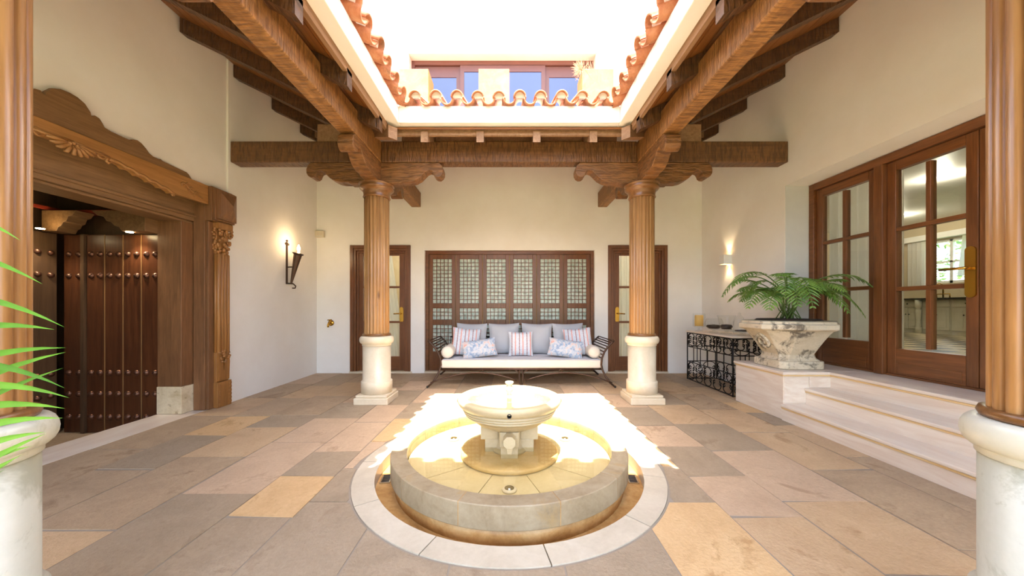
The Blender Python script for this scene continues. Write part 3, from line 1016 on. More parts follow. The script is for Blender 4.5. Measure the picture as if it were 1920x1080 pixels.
# carved board with scalloped lower edge
low = [(2.83, 2.325)]
n = 5
for k in range(n):
    a0, a1 = 2.85 + .10 * k, 2.95 + .10 * k
    for q in (.0, .25, .5, .75, 1):
        low.append((a0 + (a1 - a0) * q, 2.318 - .019 * (k + q) + .016 * math.sin(PI * q)))
low += [(3.37, 2.236), (3.77, 2.244)]
up = [(3.77, 2.446)]
pol = [(my(a), z) for a, z in low][::-1] + low + up + [(my(3.77), 2.446)]
MB().prism(pol, 'x', -3.318, -3.272).build('carved_board', 'carved', t, .004)
X = -3.268
m = MB()
for sg in (1, -1):
    f = (lambda a: a) if sg > 0 else my
    pts = [(X, f(a), z + .012) for a, z in low[1:-2]]
    m.tube([(X, f(2.83), 2.335)] + pts + [(X, f(3.36), 2.236)], .014)
    m.tube([(X, f(p), z + .0) for p, z in ((2.83, 2.335), (2.815, 2.328), (2.81, 2.31), (2.825, 2.30), (2.838, 2.312))], .010)
    m.tube([(X, f(p), z + .0) for p, z in ((3.36, 2.24), (3.378, 2.232), (3.378, 2.215), (3.362, 2.21), (3.352, 2.222))], .010)
    m.tube([(X, f(2.60), 2.36), (X, f(2.72), 2.352), (X, f(2.83), 2.345)], .013)
    # leaf spray
    pp = [(3.46, 2.335), (3.455, 2.36), (3.475, 2.375), (3.50, 2.365), (3.54, 2.335), (3.60, 2.31), (3.70, 2.28)]
    m.tube([(X, f(a), z) for a, z in pp], [.006, .008, .009, .009, .008, .006, .003], 6)
    for a, z in pp[3:6]:
        m.tube([(X, f(a), z), (X, f(a + .02), z + .025), (X, f(a + .045), z + .02)], [.007, .006, .002], 6)
        m.tube([(X, f(a), z), (X, f(a - .01), z - .03), (X, f(a + .015), z - .045)], [.007, .006, .002], 6)
m.build('scroll_carving', 'carved', t, label='carved scroll moulding')
m = MB()
for i in range(9):
    a = PI + PI * (i + .5) / 9
    ca, sa = math.cos(a), math.sin(a)
    pts = [(X, PC + ca * .03, 2.35 + sa * .01), (X + .018, PC + ca * .08, 2.35 + sa * .05), (X + .014, PC + ca * .125, 2.35 + sa * .085), (X + .004, PC + ca * .15, 2.35 + sa * .085)]
    m.tube(pts, [.010, .014, .014, .008], 6)
for k in range(8):
    m.ball((X + .012, PC + .03 * math.cos(k * .785), 2.325 + .022 * math.sin(k * .785)), .014, n=8, m=6)
for sg in (-1, 1):
    m.tube(spiral((X, PC + sg * .19, 2.345), .035, .01, 0 if sg < 0 else PI, 1.1 * sg, 16, 'yz'), .009, 6)
m.build('shell_carving', 'carved', t, label='carved leafy shell ornament')
# posts, stone feet, side boards, pilasters
for f, sg in ((lambda a: a, 1), (my, -1)):
    def bx(m, xa, xb, ya, yb, za, zb_):
        a, b = sorted((f(ya), f(yb)))
        return m.box(xa, xb, a, b, za, zb_)
    bx(MB(), -3.70, -3.45, 3.645, 3.80, .29, 2.034).build('post', 'cedar_z', t, .004)
    bx(MB(), -3.705, -3.445, 3.64, 3.80, 0.002, .288).build('post_foot', 'old_trav', t, .004, label='pitted travertine foot block')
    bx(MB(), -3.44, -3.319, 3.775, 3.801, .002, 2.415).build('side_board', 'cedar_z', t, .003)
    bx(MB(), -3.318, -3.29, 3.792, 3.861, .002, 2.07).build('side_board', 'cedar_z', t, .003)
    pil = bx(MB(), -3.318, -3.265, 3.862, 4.03, .285, 2.06).build('pilaster', 'carved_z', t, .004)
    m = MB()
    for k in range(4):
        yy = f(3.885 + .041 * k)
        m.tube([(-3.263, yy, .60), (-3.258, yy, .62), (-3.258, yy, 1.72), (-3.263, yy, 1.74)], [.004, .021, .021, .006], 10)
    for k in range(2):
        m.tube([(-3.302 + .03 * k, f(3.860), .62), (-3.302 + .03 * k, f(3.860), 1.72)], .013, 8)
    m.build('reeding', 'carved_z', pil)
    m = MB()
    random.seed(3)
    for k in range(34):
        q = k / 33
        m.ball((-3.262 + .025 * q + random.uniform(0, .012), f(3.862 + random.random() * .17), 1.73 + .27 * q), .019, (.8, 1, 1), 8, 6)
    for k in range(14):
        m.ball((random.uniform(-3.31, -3.265), f(3.857 - .012 * k / 13), 1.74 + .26 * k / 13), .017, n=8, m=6)
    for k in range(3):
        m.tube(spiral((-3.24 + .012 * k, f(3.90 + .05 * k), 1.95), .035, .008, 0, 1.5, 14, 'yz'), .008, 6)
    bx(m, -3.318, -3.225, 3.85, 4.045, 2.0, 2.07)
    m.build('leaf_capital', 'carved_z', pil, label='carved leafy capital')
    m = MB()
    m.prism([(f(3.872 + .15 * a), z) for a, z in ((0, .62), (.3, .60), (.5, .40), (.75, .62), (1, .60), (1.06, .50), (1.0, .30), (0, .30))], 'x', -3.27, -3.248)
    for k in range(16):
        m.ball((-3.247, f(3.875 + .15 * random.random()), .50 + .13 * random.random()), .016, n=8, m=6)
    for k in range(3):
        m.tube(spiral((-3.245, f(3.90 + .05 * k), .60), .024, .006, 0, 1.4, 12, 'yz'), .007, 6)
    m.build('leaf_foot', 'carved_z', pil, label='carved leaf at pilaster foot')
    m = MB()
    bx(m, -3.318, -3.24, 3.855, 4.045, .002, .285)
    for k in range(6):
        bx(m, -3.24, -3.232, 3.865, 3.89, .03 + .042 * k, .055 + .042 * k)
        bx(m, -3.24, -3.232, 4.0, 4.04, .03 + .042 * k, .055 + .042 * k)
    m.build('base_block', 'carved_z', pil, .003)
    m = MB()
    bx(m, -3.318, -3.24, 3.776, 4.06, 2.073, 2.447)
    bx(m, -3.24, -3.215, 3.79, 4.06, 2.085, 2.435)
    bx(m, -3.215, -3.185, 3.81, 4.05, 2.10, 2.42)
    ya, yb = sorted((f(3.83), f(4.04)))
    yc = (ya + yb) / 2
    m.add([(-3.185, ya, 2.12), (-3.185, yb, 2.12), (-3.185, yb, 2.40), (-3.185, ya, 2.40), (-3.125, yc, 2.26)], [(0, 1, 4), (1, 2, 4), (2, 3, 4), (3, 0, 4)])
    m.build('pyramid_block', 'cedar_z', pil, .002, label='block with a raised pyramid boss')
MB().box(-3.70, -3.322, OP[0] + .003, OP[1] - .003, -.11, -.001).build('threshold_sill', 'trav', kind='structure', label='pale stone sill in front of the studded door')
# vestibule with studded doors
YV0, YV1, XV = my(3.68), 3.68, -4.76
m = MB()
m.box(-5.2, -3.66, YV0 - .3, YV1 + .3, -.33, -.21)
m.build('floor_vestibule', PAVE['b'], kind='structure', label='stone floor of the lower entrance vestibule')
m = MB()
m.box(-5.1, -5.0, YV0 - .3, YV1 + .3, -.3, 2.5)
m.box(-5.0, -3.65, YV1 + .15, YV1 + .3, -.3, 2.5)
m.box(-5.0, -3.65, YV0 - .3, YV0 - .15, -.3, 2.5)
m.box(-3.705, -3.64, OP[1], YV1 + .3, -.3, 2.5)
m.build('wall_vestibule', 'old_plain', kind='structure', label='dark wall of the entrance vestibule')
cv = thing('ceiling_vestibule', 'painted wooden ceiling of the entrance vestibule', None, (-4.3, PC, 2.3), kind='structure')
MB().box(-5.1, -3.62, YV0 - .3, YV1 + .3, 2.42, 2.5).build('boards', 'old_door', cv)
for i in range(4):
    a = YV0 + .12 + i * .46
    MB().box(-4.62, -3.78, a, a + .40, 2.40, 2.42).build('panel', 'red' if i % 2 == 0 else 'teal', cv)
m = MB()
m.box(-4.70, -3.72, YV1 - .03, YV1 + .1, 2.12, 2.15)
m.box(-4.73, -4.70, YV0, YV1, 2.12, 2.15)
m.build('red_moulding', 'red', cv)
for sy, yy in ((1, YV1), (-1, YV0)):
    for xa, xb in ((-3.70, -4.25), (-4.75, -4.40)):
        d = 1 if xb > xa else -1
        L = abs(xb - xa)
        pf = [(0, 1.90), (.30, 1.90), (.34, 1.94), (.40, 1.955), (.44, 1.99), (.50, 2.0), (.54, 2.05), (.62, 2.06), (.70, 2.11), (0, 2.11)]
        MB().prism([(xa + d * a * L / .7, z) for a, z in pf], 'y', yy - .16 if sy > 0 else yy, yy if sy > 0 else yy + .16).build('corbel', 'cedar_y', cv, .003)
for xa, yy in ((-3.90, 3.56), (-4.60, 3.40)):
    d = MB().lathe([(.0, 1.893), (.028, 1.893), (.03, 1.899)], 16, (xa, yy)).build('downlight', 'spot', cv)
    l = bpy.data.lights.new('downlight_lamp', 'SPOT')
    l.energy = 9
    l.spot_size = R(110)
    l.spot_blend = .8
    l.color = (1, .84, .62)
    l.shadow_soft_size = .03
    o = bpy.data.objects.new('downlight_lamp', l)
    C.objects.link(o)
    o.location = (xa, yy, 1.885)
sm = MB().lathe([(.0, .026), (.012, .024), (.023, .015), (.03, .004), (.031, 0)], 14).mesh('stud')
sm.materials.append(M['stud'])
ZR = [-.04, .205, .43, 1.46, 1.69]
def studded(name, label, y, s, x0, x1, np_):
    """leaf parallel to the picture, s: side it faces"""
    t = thing(name, label, None, ((x0 + x1) / 2, y, -.205), kind='structure')
    wd = (x1 - x0) / np_
    for i in range(np_):
        MB().box(x0 + wd * i + .004, x0 + wd * (i + 1) - .004, min(y, y + s * .05), max(y, y + s * .05), -.205, 1.895).build('plank', 'old_door', t, .003)
        if i:
            MB().box(x0 + wd * i - .004, x0 + wd * i + .004, min(y - s * .003, y + s * .03), max(y - s * .003, y + s * .03), -.205, 1.895).build('bead', 'line', t)
        for q in (.27, .75):
            for z in ZR:
                mt = Matrix.Translation((x0 + wd * (i + q), y, z)) @ Matrix.Rotation(R(90) * s, 4, 'X')
                shared(sm, 'stud', t, mt)
studded('door_5', 'open dark plank door leaf with rows of round iron studs', 3.68, 1, -4.49, -3.71, 4)
studded('door_6', 'narrow studded plank panel beside the open door leaf', 3.69, 1, -4.745, -4.525, 1)
studded('door_7', 'studded plank door leaf on the garden side of the vestibule', YV0, -1, -4.49, -3.71, 4)
MB().box(-4.525, -4.49, 3.655, 3.72, -.205, 1.895).build('trim_4', 'old_plain', kind='structure', label='vertical post between the studded panel and the open leaf')
t = thing('door_8', 'wide studded entrance door at the back of the vestibule', None, (XV, PC, -.205), kind='structure')
wd = (YV1 - YV0 - .06) / 10
for i in range(10):
    a = YV0 + .03 + wd * i
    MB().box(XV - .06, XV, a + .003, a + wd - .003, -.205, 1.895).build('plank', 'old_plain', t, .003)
    for q in (.28, .76):
        for z in ZR:
            shared(sm, 'stud', t, Matrix.Translation((XV, a + wd * q, z)) @ Matrix.Rotation(R(90), 4, 'Y'))

# ------------------------------------------------------------------ marble steps and platform
t = thing('marble_steps', 'cream travertine steps and plinth leading up to the French doors', 'steps', (2.9, 2.4, 0))
ys0, ys1 = .45, 3.46
def tread(x0, x1, y0, y1, z, nm='tread'):
    m = MB().box(x0 - .018, x1, y0, y1, z - .028, z)
    o = m.build(nm, 'trav', t, .008)
    MB().box(x0 - .008, x1 - .02, y0 + .001, y1 - .001, z - .045, z - .028).build('nosing', 'trav_edge', o, .004)
for k, (x0, x1) in enumerate(((2.72, 2.99), (2.955, 3.235), (3.20, 3.575))):
    z = .16 * (k + 1)
    MB().box(x0, x0 + .03, ys0, ys1, .16 * k, z - .045).build('riser', 'trav', t)
    if k < 2:
        tread(x0, x1, ys0, ys1, z)
    else:
        MB().box(x0 + .03, 3.298, ys0, ys1, 0, z - .045).build('core', 'trav', t)
        tread(x0, 3.297, ys0, RO[0], z, 'landing')
        tread(x0, 3.72, RO[0] + .003, ys1, z, 'landing')
MB().box(2.735, 3.297, ys1 + .001, 4.19, 0, .435).build('plinth_block', 'trav', t, .003)
MB().box(3.297, 3.72, RO[0] + .004, RO[1] - .008, 0, .434).build('core', 'trav', t)
m = MB().box(2.717, 3.297, ys1 - .018, 4.205, .452, .48)
m.box(3.297, 3.72, ys1 + .002, RO[1] - .008, .452, .48)
m.build('plinth_top', 'trav', t, .006)
MB().box(2.727, 3.29, ys1 - .008, 4.195, .435, .452).build('nosing', 'trav_edge', t, .003)
MB().box(2.745, 2.985, ys1 - .006, ys1 + .001, .17, .43).build('facing_slab', 'trav', t, .003)
MB().box(2.99, 3.22, ys1 - .006, ys1 + .001, .325, .43).build('facing_slab', 'trav', t, .003)

# ------------------------------------------------------------------ French doors in the recess of wall_right
XD = 3.576
t = thing('door_4', 'tall brown wooden French doors with glazed leaves above the marble steps', None, (XD, 2.66, .48), kind='structure')
zt = 2.575
m = MB()
m.box(XD, XD + .14, RO[0], RO[0] + .07, .482, zt)
m.box(XD, XD + .14, RO[1] - .075, RO[1] - .008, .482, zt)
m.box(XD, XD + .14, RO[0] + .07, RO[1] - .075, zt - .08, zt)
m.build('frame', 'door_y', t, .006)
for yy in (3.315, 1.935):
    MB().box(XD - .01, XD + .14, yy, yy + .085, .482, zt - .08).build('mullion', 'door', t, .006)
def leaf_y(a, b, bottom, handle_y=None, hs=0, nm='leaf'):
    sw = .075
    xx = XD + .03
    m = MB()
    m.box(xx, xx + .06, a, a + sw, .50, zt - .085)
    m.box(xx, xx + .06, b - sw, b, .50, zt - .085)
    lf = m.build(nm, 'door', t, .005)
    g0, g1 = a + sw, b - sw
    m = MB().box(xx, xx + .06, g0, g1, zt - .17, zt - .085)
    m.box(xx, xx + .06, g0, g1, .50, bottom)
    m.box(xx - .006, xx, g0 + .02, g1 - .02, .52, .5 + (bottom - .5) * .45)
    m.build('rail', 'door_y', lf, .004)
    zs = [bottom, bottom + (zt - .17 - bottom) * .333, bottom + (zt - .17 - bottom) * .667, zt - .17]
    yc = (g0 + g1) / 2
    for z in zs[1:3]:
        MB().box(xx + .003, xx + .057, g0, g1, z - .019, z + .019).build('muntin', 'door_y', lf, .004)
    for z0, z1_ in zip(zs, zs[1:]):
        MB().box(xx + .003, xx + .057, yc - .019, yc + .019, z0 + .019, z1_ - .019).build('muntin', 'door', lf, .004)
        for p, q in ((g0, yc - .019), (yc + .019, g1)):
            MB().box(xx + .025, xx + .031, p, q, z0 + .005, z1_ - .005).build('pane', 'glass', lf)
    if handle_y:
        handle(lf, xx, handle_y, 1.40, 'y', hs)
leaf_y(3.405, 4.07, .78)
leaf_y(2.665, 3.31, .74, 2.705, 1)
leaf_y(2.022, 2.66, .74)
leaf_y(1.245, 1.93, .78)
m = MB()
m.box(XD + .02, XD + .14, RO[0] + .07, RO[1] - .08, .482, .50)
m.build('door_sill', 'door_y', t)
curtain('curtain', 'white gathered curtain behind the fixed glazed leaf beside the urn', 3.36, 4.12, XD + .24, .50, 2.52, .035, 7, 'y')
curtain('curtain', 'white gathered curtain behind the fixed glazed leaf opposite the urn', 1.20, 1.92, XD + .24, .50, 2.52, .035, 7, 'y')
# kitchen beyond
m = MB()
kx = 11.0
m.box(kx, kx + .15, -.6, 8.15, .4, 3.4)
m.box(kx, kx + .15, 9.15, 10.7, .4, 3.4)
m.box(kx, kx + .15, 8.15, 9.15, .4, 1.74)
m.box(kx, kx + .15, 8.15, 9.15, 2.84, 3.4)
m.box(3.7, kx, 10.6, 10.75, .4, 3.4)
m.box(3.7, kx, -.75, -.6, .4, 3.4)
m.box(3.70, 3.85, YB + .2, 10.7, .4, 3.4)
m.build('wall_kitchen', 'room', kind='structure', label='pale walls of the kitchen beyond the French doors')
MB().box(3.65, kx + .1, -.7, 10.7, 3.4, 3.5).build('ceiling_kitchen', 'white', kind='structure', label='white kitchen ceiling')
MB().box(3.72, kx + .1, -.7, 10.7, .3, .478).build('floor_kitchen', 'checker', kind='structure', label='cream and brown chequered kitchen floor')
w2 = thing('window_2', 'white kitchen window looking onto greenery', None, (kx, 8.65, 1.74), kind='structure')
m = MB()
for a, b in ((8.15, 8.21), (8.62, 8.68), (9.09, 9.15)):
    m.box(kx + .03, kx + .09, a, b, 1.74, 2.84)
for a, b in ((1.74, 1.80), (2.26, 2.30), (2.78, 2.84)):
    m.box(kx + .03, kx + .09, 8.21, 9.09, a, b)
m.build('frame', 'white', w2)
curtain('curtain', 'white tied curtain on one side of the kitchen window', 9.0, 9.5, kx - .08, 1.7, 2.86, .03, 5, 'y')
curtain('curtain', 'white short curtain swept across the kitchen window corner', 8.0, 8.35, kx - .08, 1.9, 2.86, .03, 4, 'y', slant=.1)
t = thing('pelmet', 'carved white pelmet above the kitchen window', 'pelmet', (kx - .1, 8.7, 2.9))
MB().box(kx - .16, kx - .002, 7.8, 9.75, 2.88, 3.02).build('board', 'white', t)
k0 = None
for i in range(6):
    y0 = 7.0 + i * .58
    t = thing('kitchen_cabinet', 'pale green-grey kitchen base cabinet unit under the black worktop', 'cabinet', (kx - .3, y0, .48), 'kitchen base cabinets')
    MB().box(kx - .6, kx - .002, y0, y0 + .575, .482, 1.32).build('body', 'cabinet', t)
    for a, b in ((y0 + .02, y0 + .28), (y0 + .295, y0 + .555)):
        d = MB().box(kx - .622, kx - .6, a, b, .58, 1.12).build('door', 'cabinet', t, .006)
        MB().box(kx - .63, kx - .622, a + .05, b - .05, .64, 1.06).build('panel', 'cabinet', d, .006)
        MB().ball((kx - .64, b - .03 if a < y0 + .2 else a + .03, .95), .014).build('knob', 'black', d)
    dr = MB().box(kx - .622, kx - .6, y0 + .02, y0 + .555, 1.14, 1.30).build('drawer', 'cabinet', t, .006)
    MB().ball((kx - .64, y0 + .288, 1.22), .016).build('knob', 'black', dr)
t = thing('turned_post', 'turned baluster post between the kitchen cabinets', 'post', (kx - .66, 8.7, .482))
MB().lathe([(.06, .482), (.06, .62), (.04, .64), (.055, .68), (.035, .74), (.05, .95), (.055, 1.05), (.035, 1.1), (.06, 1.14), (.06, 1.32)], 20, (kx - .69, 8.74)).build('shaft', 'cabinet', t)
t = MB().box(kx - .75, kx - .002, 6.95, 10.5, 1.32, 1.36).build('worktop', 'black', label='black granite worktop along the kitchen cabinets', cat='worktop')
m = MB()
tp = [(kx - .3, 8.55, 1.36), (kx - .3, 8.55, 1.62), (kx - .33, 8.55, 1.70), (kx - .40, 8.55, 1.72), (kx - .46, 8.55, 1.69), (kx - .47, 8.55, 1.63)]
t = thing('kitchen_tap', 'arched brass kitchen tap below the window', 'tap', tp[0])
MB().tube(tp, .014).build('spout', 'brass', t)
MB().tube([(kx - .3, 8.42, 1.36), (kx - .3, 8.42, 1.46), (kx - .3, 8.68, 1.46), (kx - .3, 8.68, 1.36)], .012).build('bridge', 'brass', t)
for i, (x, y) in enumerate(((5.5, 3.2), (7.5, 6.0), (9.6, 8.6), (7.5, 3.0))):  # spotlights and point lights added for kitchen brightness, positions made up
    t = thing('downlight', 'small ceiling spotlight added to brighten the kitchen', 'light', (x, y, 3.39), 'added kitchen spotlights')
    MB().lathe([(.0, 3.392), (.05, 3.392), (.055, 3.398)], 16, (x, y)).build('lens', 'spot', t)
    l = bpy.data.lights.new('kitchen_fill', 'POINT')
    l.energy = 18
    l.color = (1, .88, .70)
    l.shadow_soft_size = .06
    o = bpy.data.objects.new('kitchen_fill', l)
    C.objects.link(o)
    o.location = (x, y, 3.3)
# greenery outside the kitchen window
random.seed(5)
vs, fs = [], []
for i in range(2600):
    p = Vector((random.uniform(12.6, 13.8), random.uniform(6.5, 13.5), random.uniform(-.1, 4.6)))
    a = Vector((random.gauss(0, 1), random.gauss(0, 1), random.gauss(0, 1))).normalized() * random.uniform(.08, .16)
    b = a.orthogonal().normalized() * .05
    k = len(vs)
    vs += [p - a, p + b, p + a, p - b]
    fs.append((k, k + 1, k + 2, k + 3))
t = thing('hedge', 'tall leafy green hedge outside the kitchen window', 'hedge', (13.2, 10, -.1))
h = MB().add(vs, fs).build('foliage', 'hedge', t)
h['kind'] = 'stuff'
m = MB()
for i in range(7):
    yy = 6.8 + i
    m.tube([(13.3, yy, -.1), (13.25, yy + .1, 1.5), (13.2, yy, 3.6)], [.05, .04, .015])
m.build('stems', 'stem', t)
MB().box(11.2, 40, -3, 30, -.3, -.1).build('ground_garden', 'lawn', kind='structure', label='garden ground outside the kitchen')
# ------------------------------------------------------------------ fountain
fx, fy = FC
t = thing('fountain', 'round cream limestone fountain with bowl, pool and paved ring', 'fountain', (fx, fy, 0))
ja = [R(-90 + d) for d in (-18.4, 18.4, 49, 79.6, 110.2, 141, 180, 219, 249.8, 280.4, 311)]
# ring of paving around the gutter
n = 11
for i in range(n):
    a0 = R(-90 + 10) + 2 * PI * i / n
    MB().wedge(.925, 1.06, -.09, .002, a0 + .003, a0 + 2 * PI / n - .003, FC, 10).build('ring_slab', 'limestone', t)
MB().lathe([(.62, -.16), (1.07, -.16), (1.07, -.085), (.62, -.085)], 72, FC).build('gutter', 'ochre_dark', t)
MB().lathe([(.0, -.09), (.80, -.09), (.80, .005), (.0, .005)], 72, FC).build('plinth_course', 'ochre_dark', t)
for i, a0 in enumerate(ja):
    a1 = ja[i + 1] if i + 1 < len(ja) else ja[0] + 2 * PI
    MB().wedge(.722, .829, .006, .135, a0 + .0025, a1 - .0025, FC, 10).build('rim_block', 'limewall', t, .005)
m = MB()
for a0 in ja:
    m.wedge(.724, .8275, .008, .1335, a0 - .003, a0 + .003, FC, 1)
m.build('joint', 'ochre_dark', t, label='rust-stained joints between the rim blocks')
MB().lathe([(.0, .006), (.721, .006), (.721, .035), (.0, .035)], 64, FC).build('pool_base', 'ochre_dark', t)
for i in range(10):
    a0 = R(-90) - PI / 10 + 2 * PI * i / 10
    MB().wedge(.30, .719, .036, .050, a0 + .004, a0 + 2 * PI / 10 - .004, FC, 8).build('pool_slab', 'pool', t)
MB().lathe([(.0, .036), (.345, .052), (.355, .06), (.355, .078), (.345, .085), (0, .085)], 56, FC).build('raised_disc', 'ochre', t)
for a in (-90, 30, 150, 90):
    x, y = fx + .52 * math.cos(R(a)), fy + .52 * math.sin(R(a))
    l = MB().lathe([(.0, .051), (.042, .051), (.045, .056), (.040, .062), (.028, .064)], 24, (x, y), cap=False).build('pool_light', 'marble', t)
    MB().lathe([(0, .0625), (.027, .0625), (.028, .066), (0, .067)], 20, (x, y)).build('lens', 'chrome', l)
for a in (-86, -172, -8):
    x, y = fx + .87 * math.cos(R(a)), fy + .87 * math.sin(R(a))
    g = MB(Matrix.Translation((x, y, -.084)) @ Matrix.Rotation(R(a + 90), 4, 'Z'))
    g.box(-.06, .06, -.035, .035, 0, .008)
    gr = g.build('drain', 'chrome', t)
    g = MB(Matrix.Translation((x, y, -.0755)) @ Matrix.Rotation(R(a + 90), 4, 'Z'))
    for k in range(5):
        g.box(-.05 + .021 * k, -.038 + .021 * k, -.025, .025, 0, .002)
    g.build('slot', 'black', gr)
MB().lathe([(.721, .116), (0.0, .116)], 64, FC).build('pool_water', 'water', t, label='shallow clear water of the lower pool')
# pedestal
p = MB().lathe([(.13, .085), (.13, .10), (.11, .12), (.10, .17), (.10, .22), (.12, .27)], 28, FC).build('pedestal', 'bowlstone', t)
for k in range(4):
    mt = Matrix.Translation((fx, fy, 0)) @ Matrix.Rotation(R(90 * k), 4, 'Z')
    m = MB(mt)
    if k % 2:
        m.box(.08, .205, -.065, .065, .175, .275)
        m.box(.08, .175, -.06, .06, .085, .175)
    else:
        m.box(.08, .205, -.065, .065, .175, .275)
        m.box(.08, .175, -.06, .06, .085, .175)
    m.build('support', 'bowlstone', p, .004)
m = MB()
sp = [(fx + .044 * math.cos(R(22.5 + 45 * i)), .235 + .044 * math.sin(R(22.5 + 45 * i))) for i in range(8)]
m.prism(sp, 'y', fy - .29, fy - .16)
m.prism([(fx - .022, .20), (fx + .022, .20), (fx + .016, .155), (fx - .016, .155)], 'y', fy - .275, fy - .22)
m.build('spout', 'bowlstone', p, .004)
# bowl
pr = [(0, .245), (.10, .247), (.17, .262), (.235, .292), (.285, .328), (.306, .350), (.320, .352), (.323, .362), (.313, .365), (.313, .369), (.331, .371), (.334, .381), (.323, .384), (.323, .388), (.341, .390), (.344, .400), (.333, .403), (.334, .408),
      (.352, .412), (.366, .424), (.375, .442), (.376, .457), (.370, .468), (.358, .4735), (.325, .4745), (.312, .470), (.304, .455), (.285, .42), (.24, .39), (.15, .37), (0, .365)]
b = MB().lathe(pr, 72, FC).build('bowl', 'bowlstone', t)
MB().lathe([(.302, .452), (0.0, .452)], 56, FC).build('bowl_water', 'water', b)
for a in (-90, 0, 180, 90):
    x, y = fx + .366 * math.cos(R(a)), fy + .366 * math.sin(R(a))
    g = MB(Matrix.Translation((x, y, .438)) @ Matrix.Rotation(R(a), 4, 'Z') @ Matrix.Rotation(R(90), 4, 'Y'))
    g.lathe([(.006, .004), (.010, .014), (.013, .016), (.015, .012), (.015, 0)], 16, cap=False)
    g.lathe([(0, .008), (.010, .008)], 12)
    g.build('overflow_nozzle', 'black', b)
MB().lathe([(.018, .365), (.018, .455), (.031, .462), (.033, .468), (.029, .473), (.017, .480), (.016, .495), (.026, .508), (.031, .522), (.030, .535), (.02, .55), (.018, .556), (.028, .563), (.032, .570), (.028, .578), (0, .580)], 28, FC).build('finial', 'limestone', b)

# ------------------------------------------------------------------ sofa
SX, SY0, SY1 = .167, 4.95, 5.74
sw = 1.145
t = thing('sofa', 'long wrought iron daybed sofa with curled arms and cream seat', 'sofa', (SX, 5.3, 0))
m = MB()
zr = .245
m.tube([(SX - sw, SY0, zr), (SX + sw, SY0, zr)], .012)
m.tube([(SX - sw, SY1, zr), (SX + sw, SY1, zr)], .012)
for k in range(9):
    x = SX - sw + 2 * sw * k / 8
    m.tube([(x, SY0, zr), (x, SY1, zr)], .009)
m.build('seat_frame', 'bronze_iron', t)
def armcurve(sg, y):
    return [(SX + sg * (sw + q), y, z) for q, z in ((.165, .012), (.10, .07), (.045, .15), (.012, .235), (-.005, .31), (.005, .40), (.04, .49), (.09, .565), (.145, .62), (.175, .645))]
for sg in (-1, 1):
    for y in (SY0 - .02, SY1 + .02):
        yy = -0.10 if y < 5.3 else .02
        pts = armcurve(sg, y)
        pts = [(p[0], p[1] + (yy * max(0, 1 - p[2] / .24)), p[2]) for p in pts]
        a = MB().tube(pts, .014).build('arm_post', 'bronze_iron', t)
        MB().ball((pts[0][0], pts[0][1], .016), .016).build('foot', 'black', a)
    m = MB()
    for q, z in ((.005, .40), (.04, .49), (.09, .565), (.145, .62), (.175, .645), (.022, .447), (.064, .53), (.118, .595)):
        m.tube([(SX + sg * (sw + q), SY0 - .02, z), (SX + sg * (sw + q), SY1 + .02, z)], .009)
    m.tube([(SX + sg * (sw + .175), SY0 - .02, .645), (SX + sg * (sw + .165), SY0 - .02, .655), (SX + sg * (sw + .15), SY0 - .02, .65)], .012)
    m.build('arm_slats', 'bronze_iron', t)
m = MB()
for sg in (-1, 1):
    pts = []
    for i in range(17):
        q = i / 16
        x = SX + sg * (.06 + (sw + .06) * q)
        pts.append((x, SY0 - .05 - .07 * q * q, .03 + .175 * math.sin(PI * (.12 + .80 * q))))
    m.tube(pts, .010)
    m.tube([(SX + sg * .56, SY0 - .05 + .026 * math.cos(a * PI / 8), .222 + .026 * math.sin(a * PI / 8)) if False else (SX + sg * .56 + .024 * math.cos(a * PI / 8), SY0 - .045, .222 + .024 * math.sin(a * PI / 8)) for a in range(16)], .005, 6, True)
    m.tube([(SX + sg * .01, SY0, .24), (SX + sg * .028, SY0 - .02, .16), (SX + sg * .024, SY0 - .04, .07), (SX + sg * .005, SY0 - .05, .012)], .009)
    m.tube([(SX, SY0, .16), (SX + sg * .05, SY0, .21), (SX + sg * .11, SY0, .243)], .008)
m.build('stretcher', 'bronze_iron', t, label='arched bronze iron stretcher with small rings')
m = MB()
m.tube([(SX - sw, SY1 + .02, .40), (SX - sw, SY1 + .02, .64), (SX + sw, SY1 + .02, .64), (SX + sw, SY1 + .02, .40)], .011)
for k in range(24):
    x = SX - sw + 2 * sw * (k + .5) / 24
    m.tube([(x, SY1 + .02, .25), (x, SY1 + .02, .64)], .006)
m.build('backrest', 'iron', t)
m = MB().box(SX - sw + .005, SX + sw - .005, SY0 - .015, SY1 - .01, .258, .372)
s_ = m.build('seat_cushion', 'cream_fabric', t, .02)
MB().box(SX - sw + .02, SX + sw - .02, SY0 + .005, SY1 - .03, .372, .379).build('seat_top', 'seat_top', s_, .003)
def pillow(w_, h, th, n=14):
    vs, fs = [], []
    for side in (1, -1):
        for j in range(n + 1):
            for i in range(n + 1):
                u, v = 2 * i / n - 1, 2 * j / n - 1
                d = th / 2 * math.sqrt(max(0, (1 - abs(u) ** 2.6) * (1 - abs(v) ** 2.6)))
                x = u * w_ / 2 * (1 - .07 * (1 - v * v) * abs(u))
                z = v * h / 2 * (1 - .07 * (1 - u * u) * abs(v))
                vs.append((x, side * d, z))
    N = (n + 1) ** 2
    for j in range(n):
        for i in range(n):
            a = j * (n + 1) + i
            f = (a, a + 1, a + n + 2, a + n + 1)
            fs.append(f)
            fs.append(tuple(N + q for q in f[::-1]))
    me = MB().add(vs, fs, True).mesh('cushion')
    return me
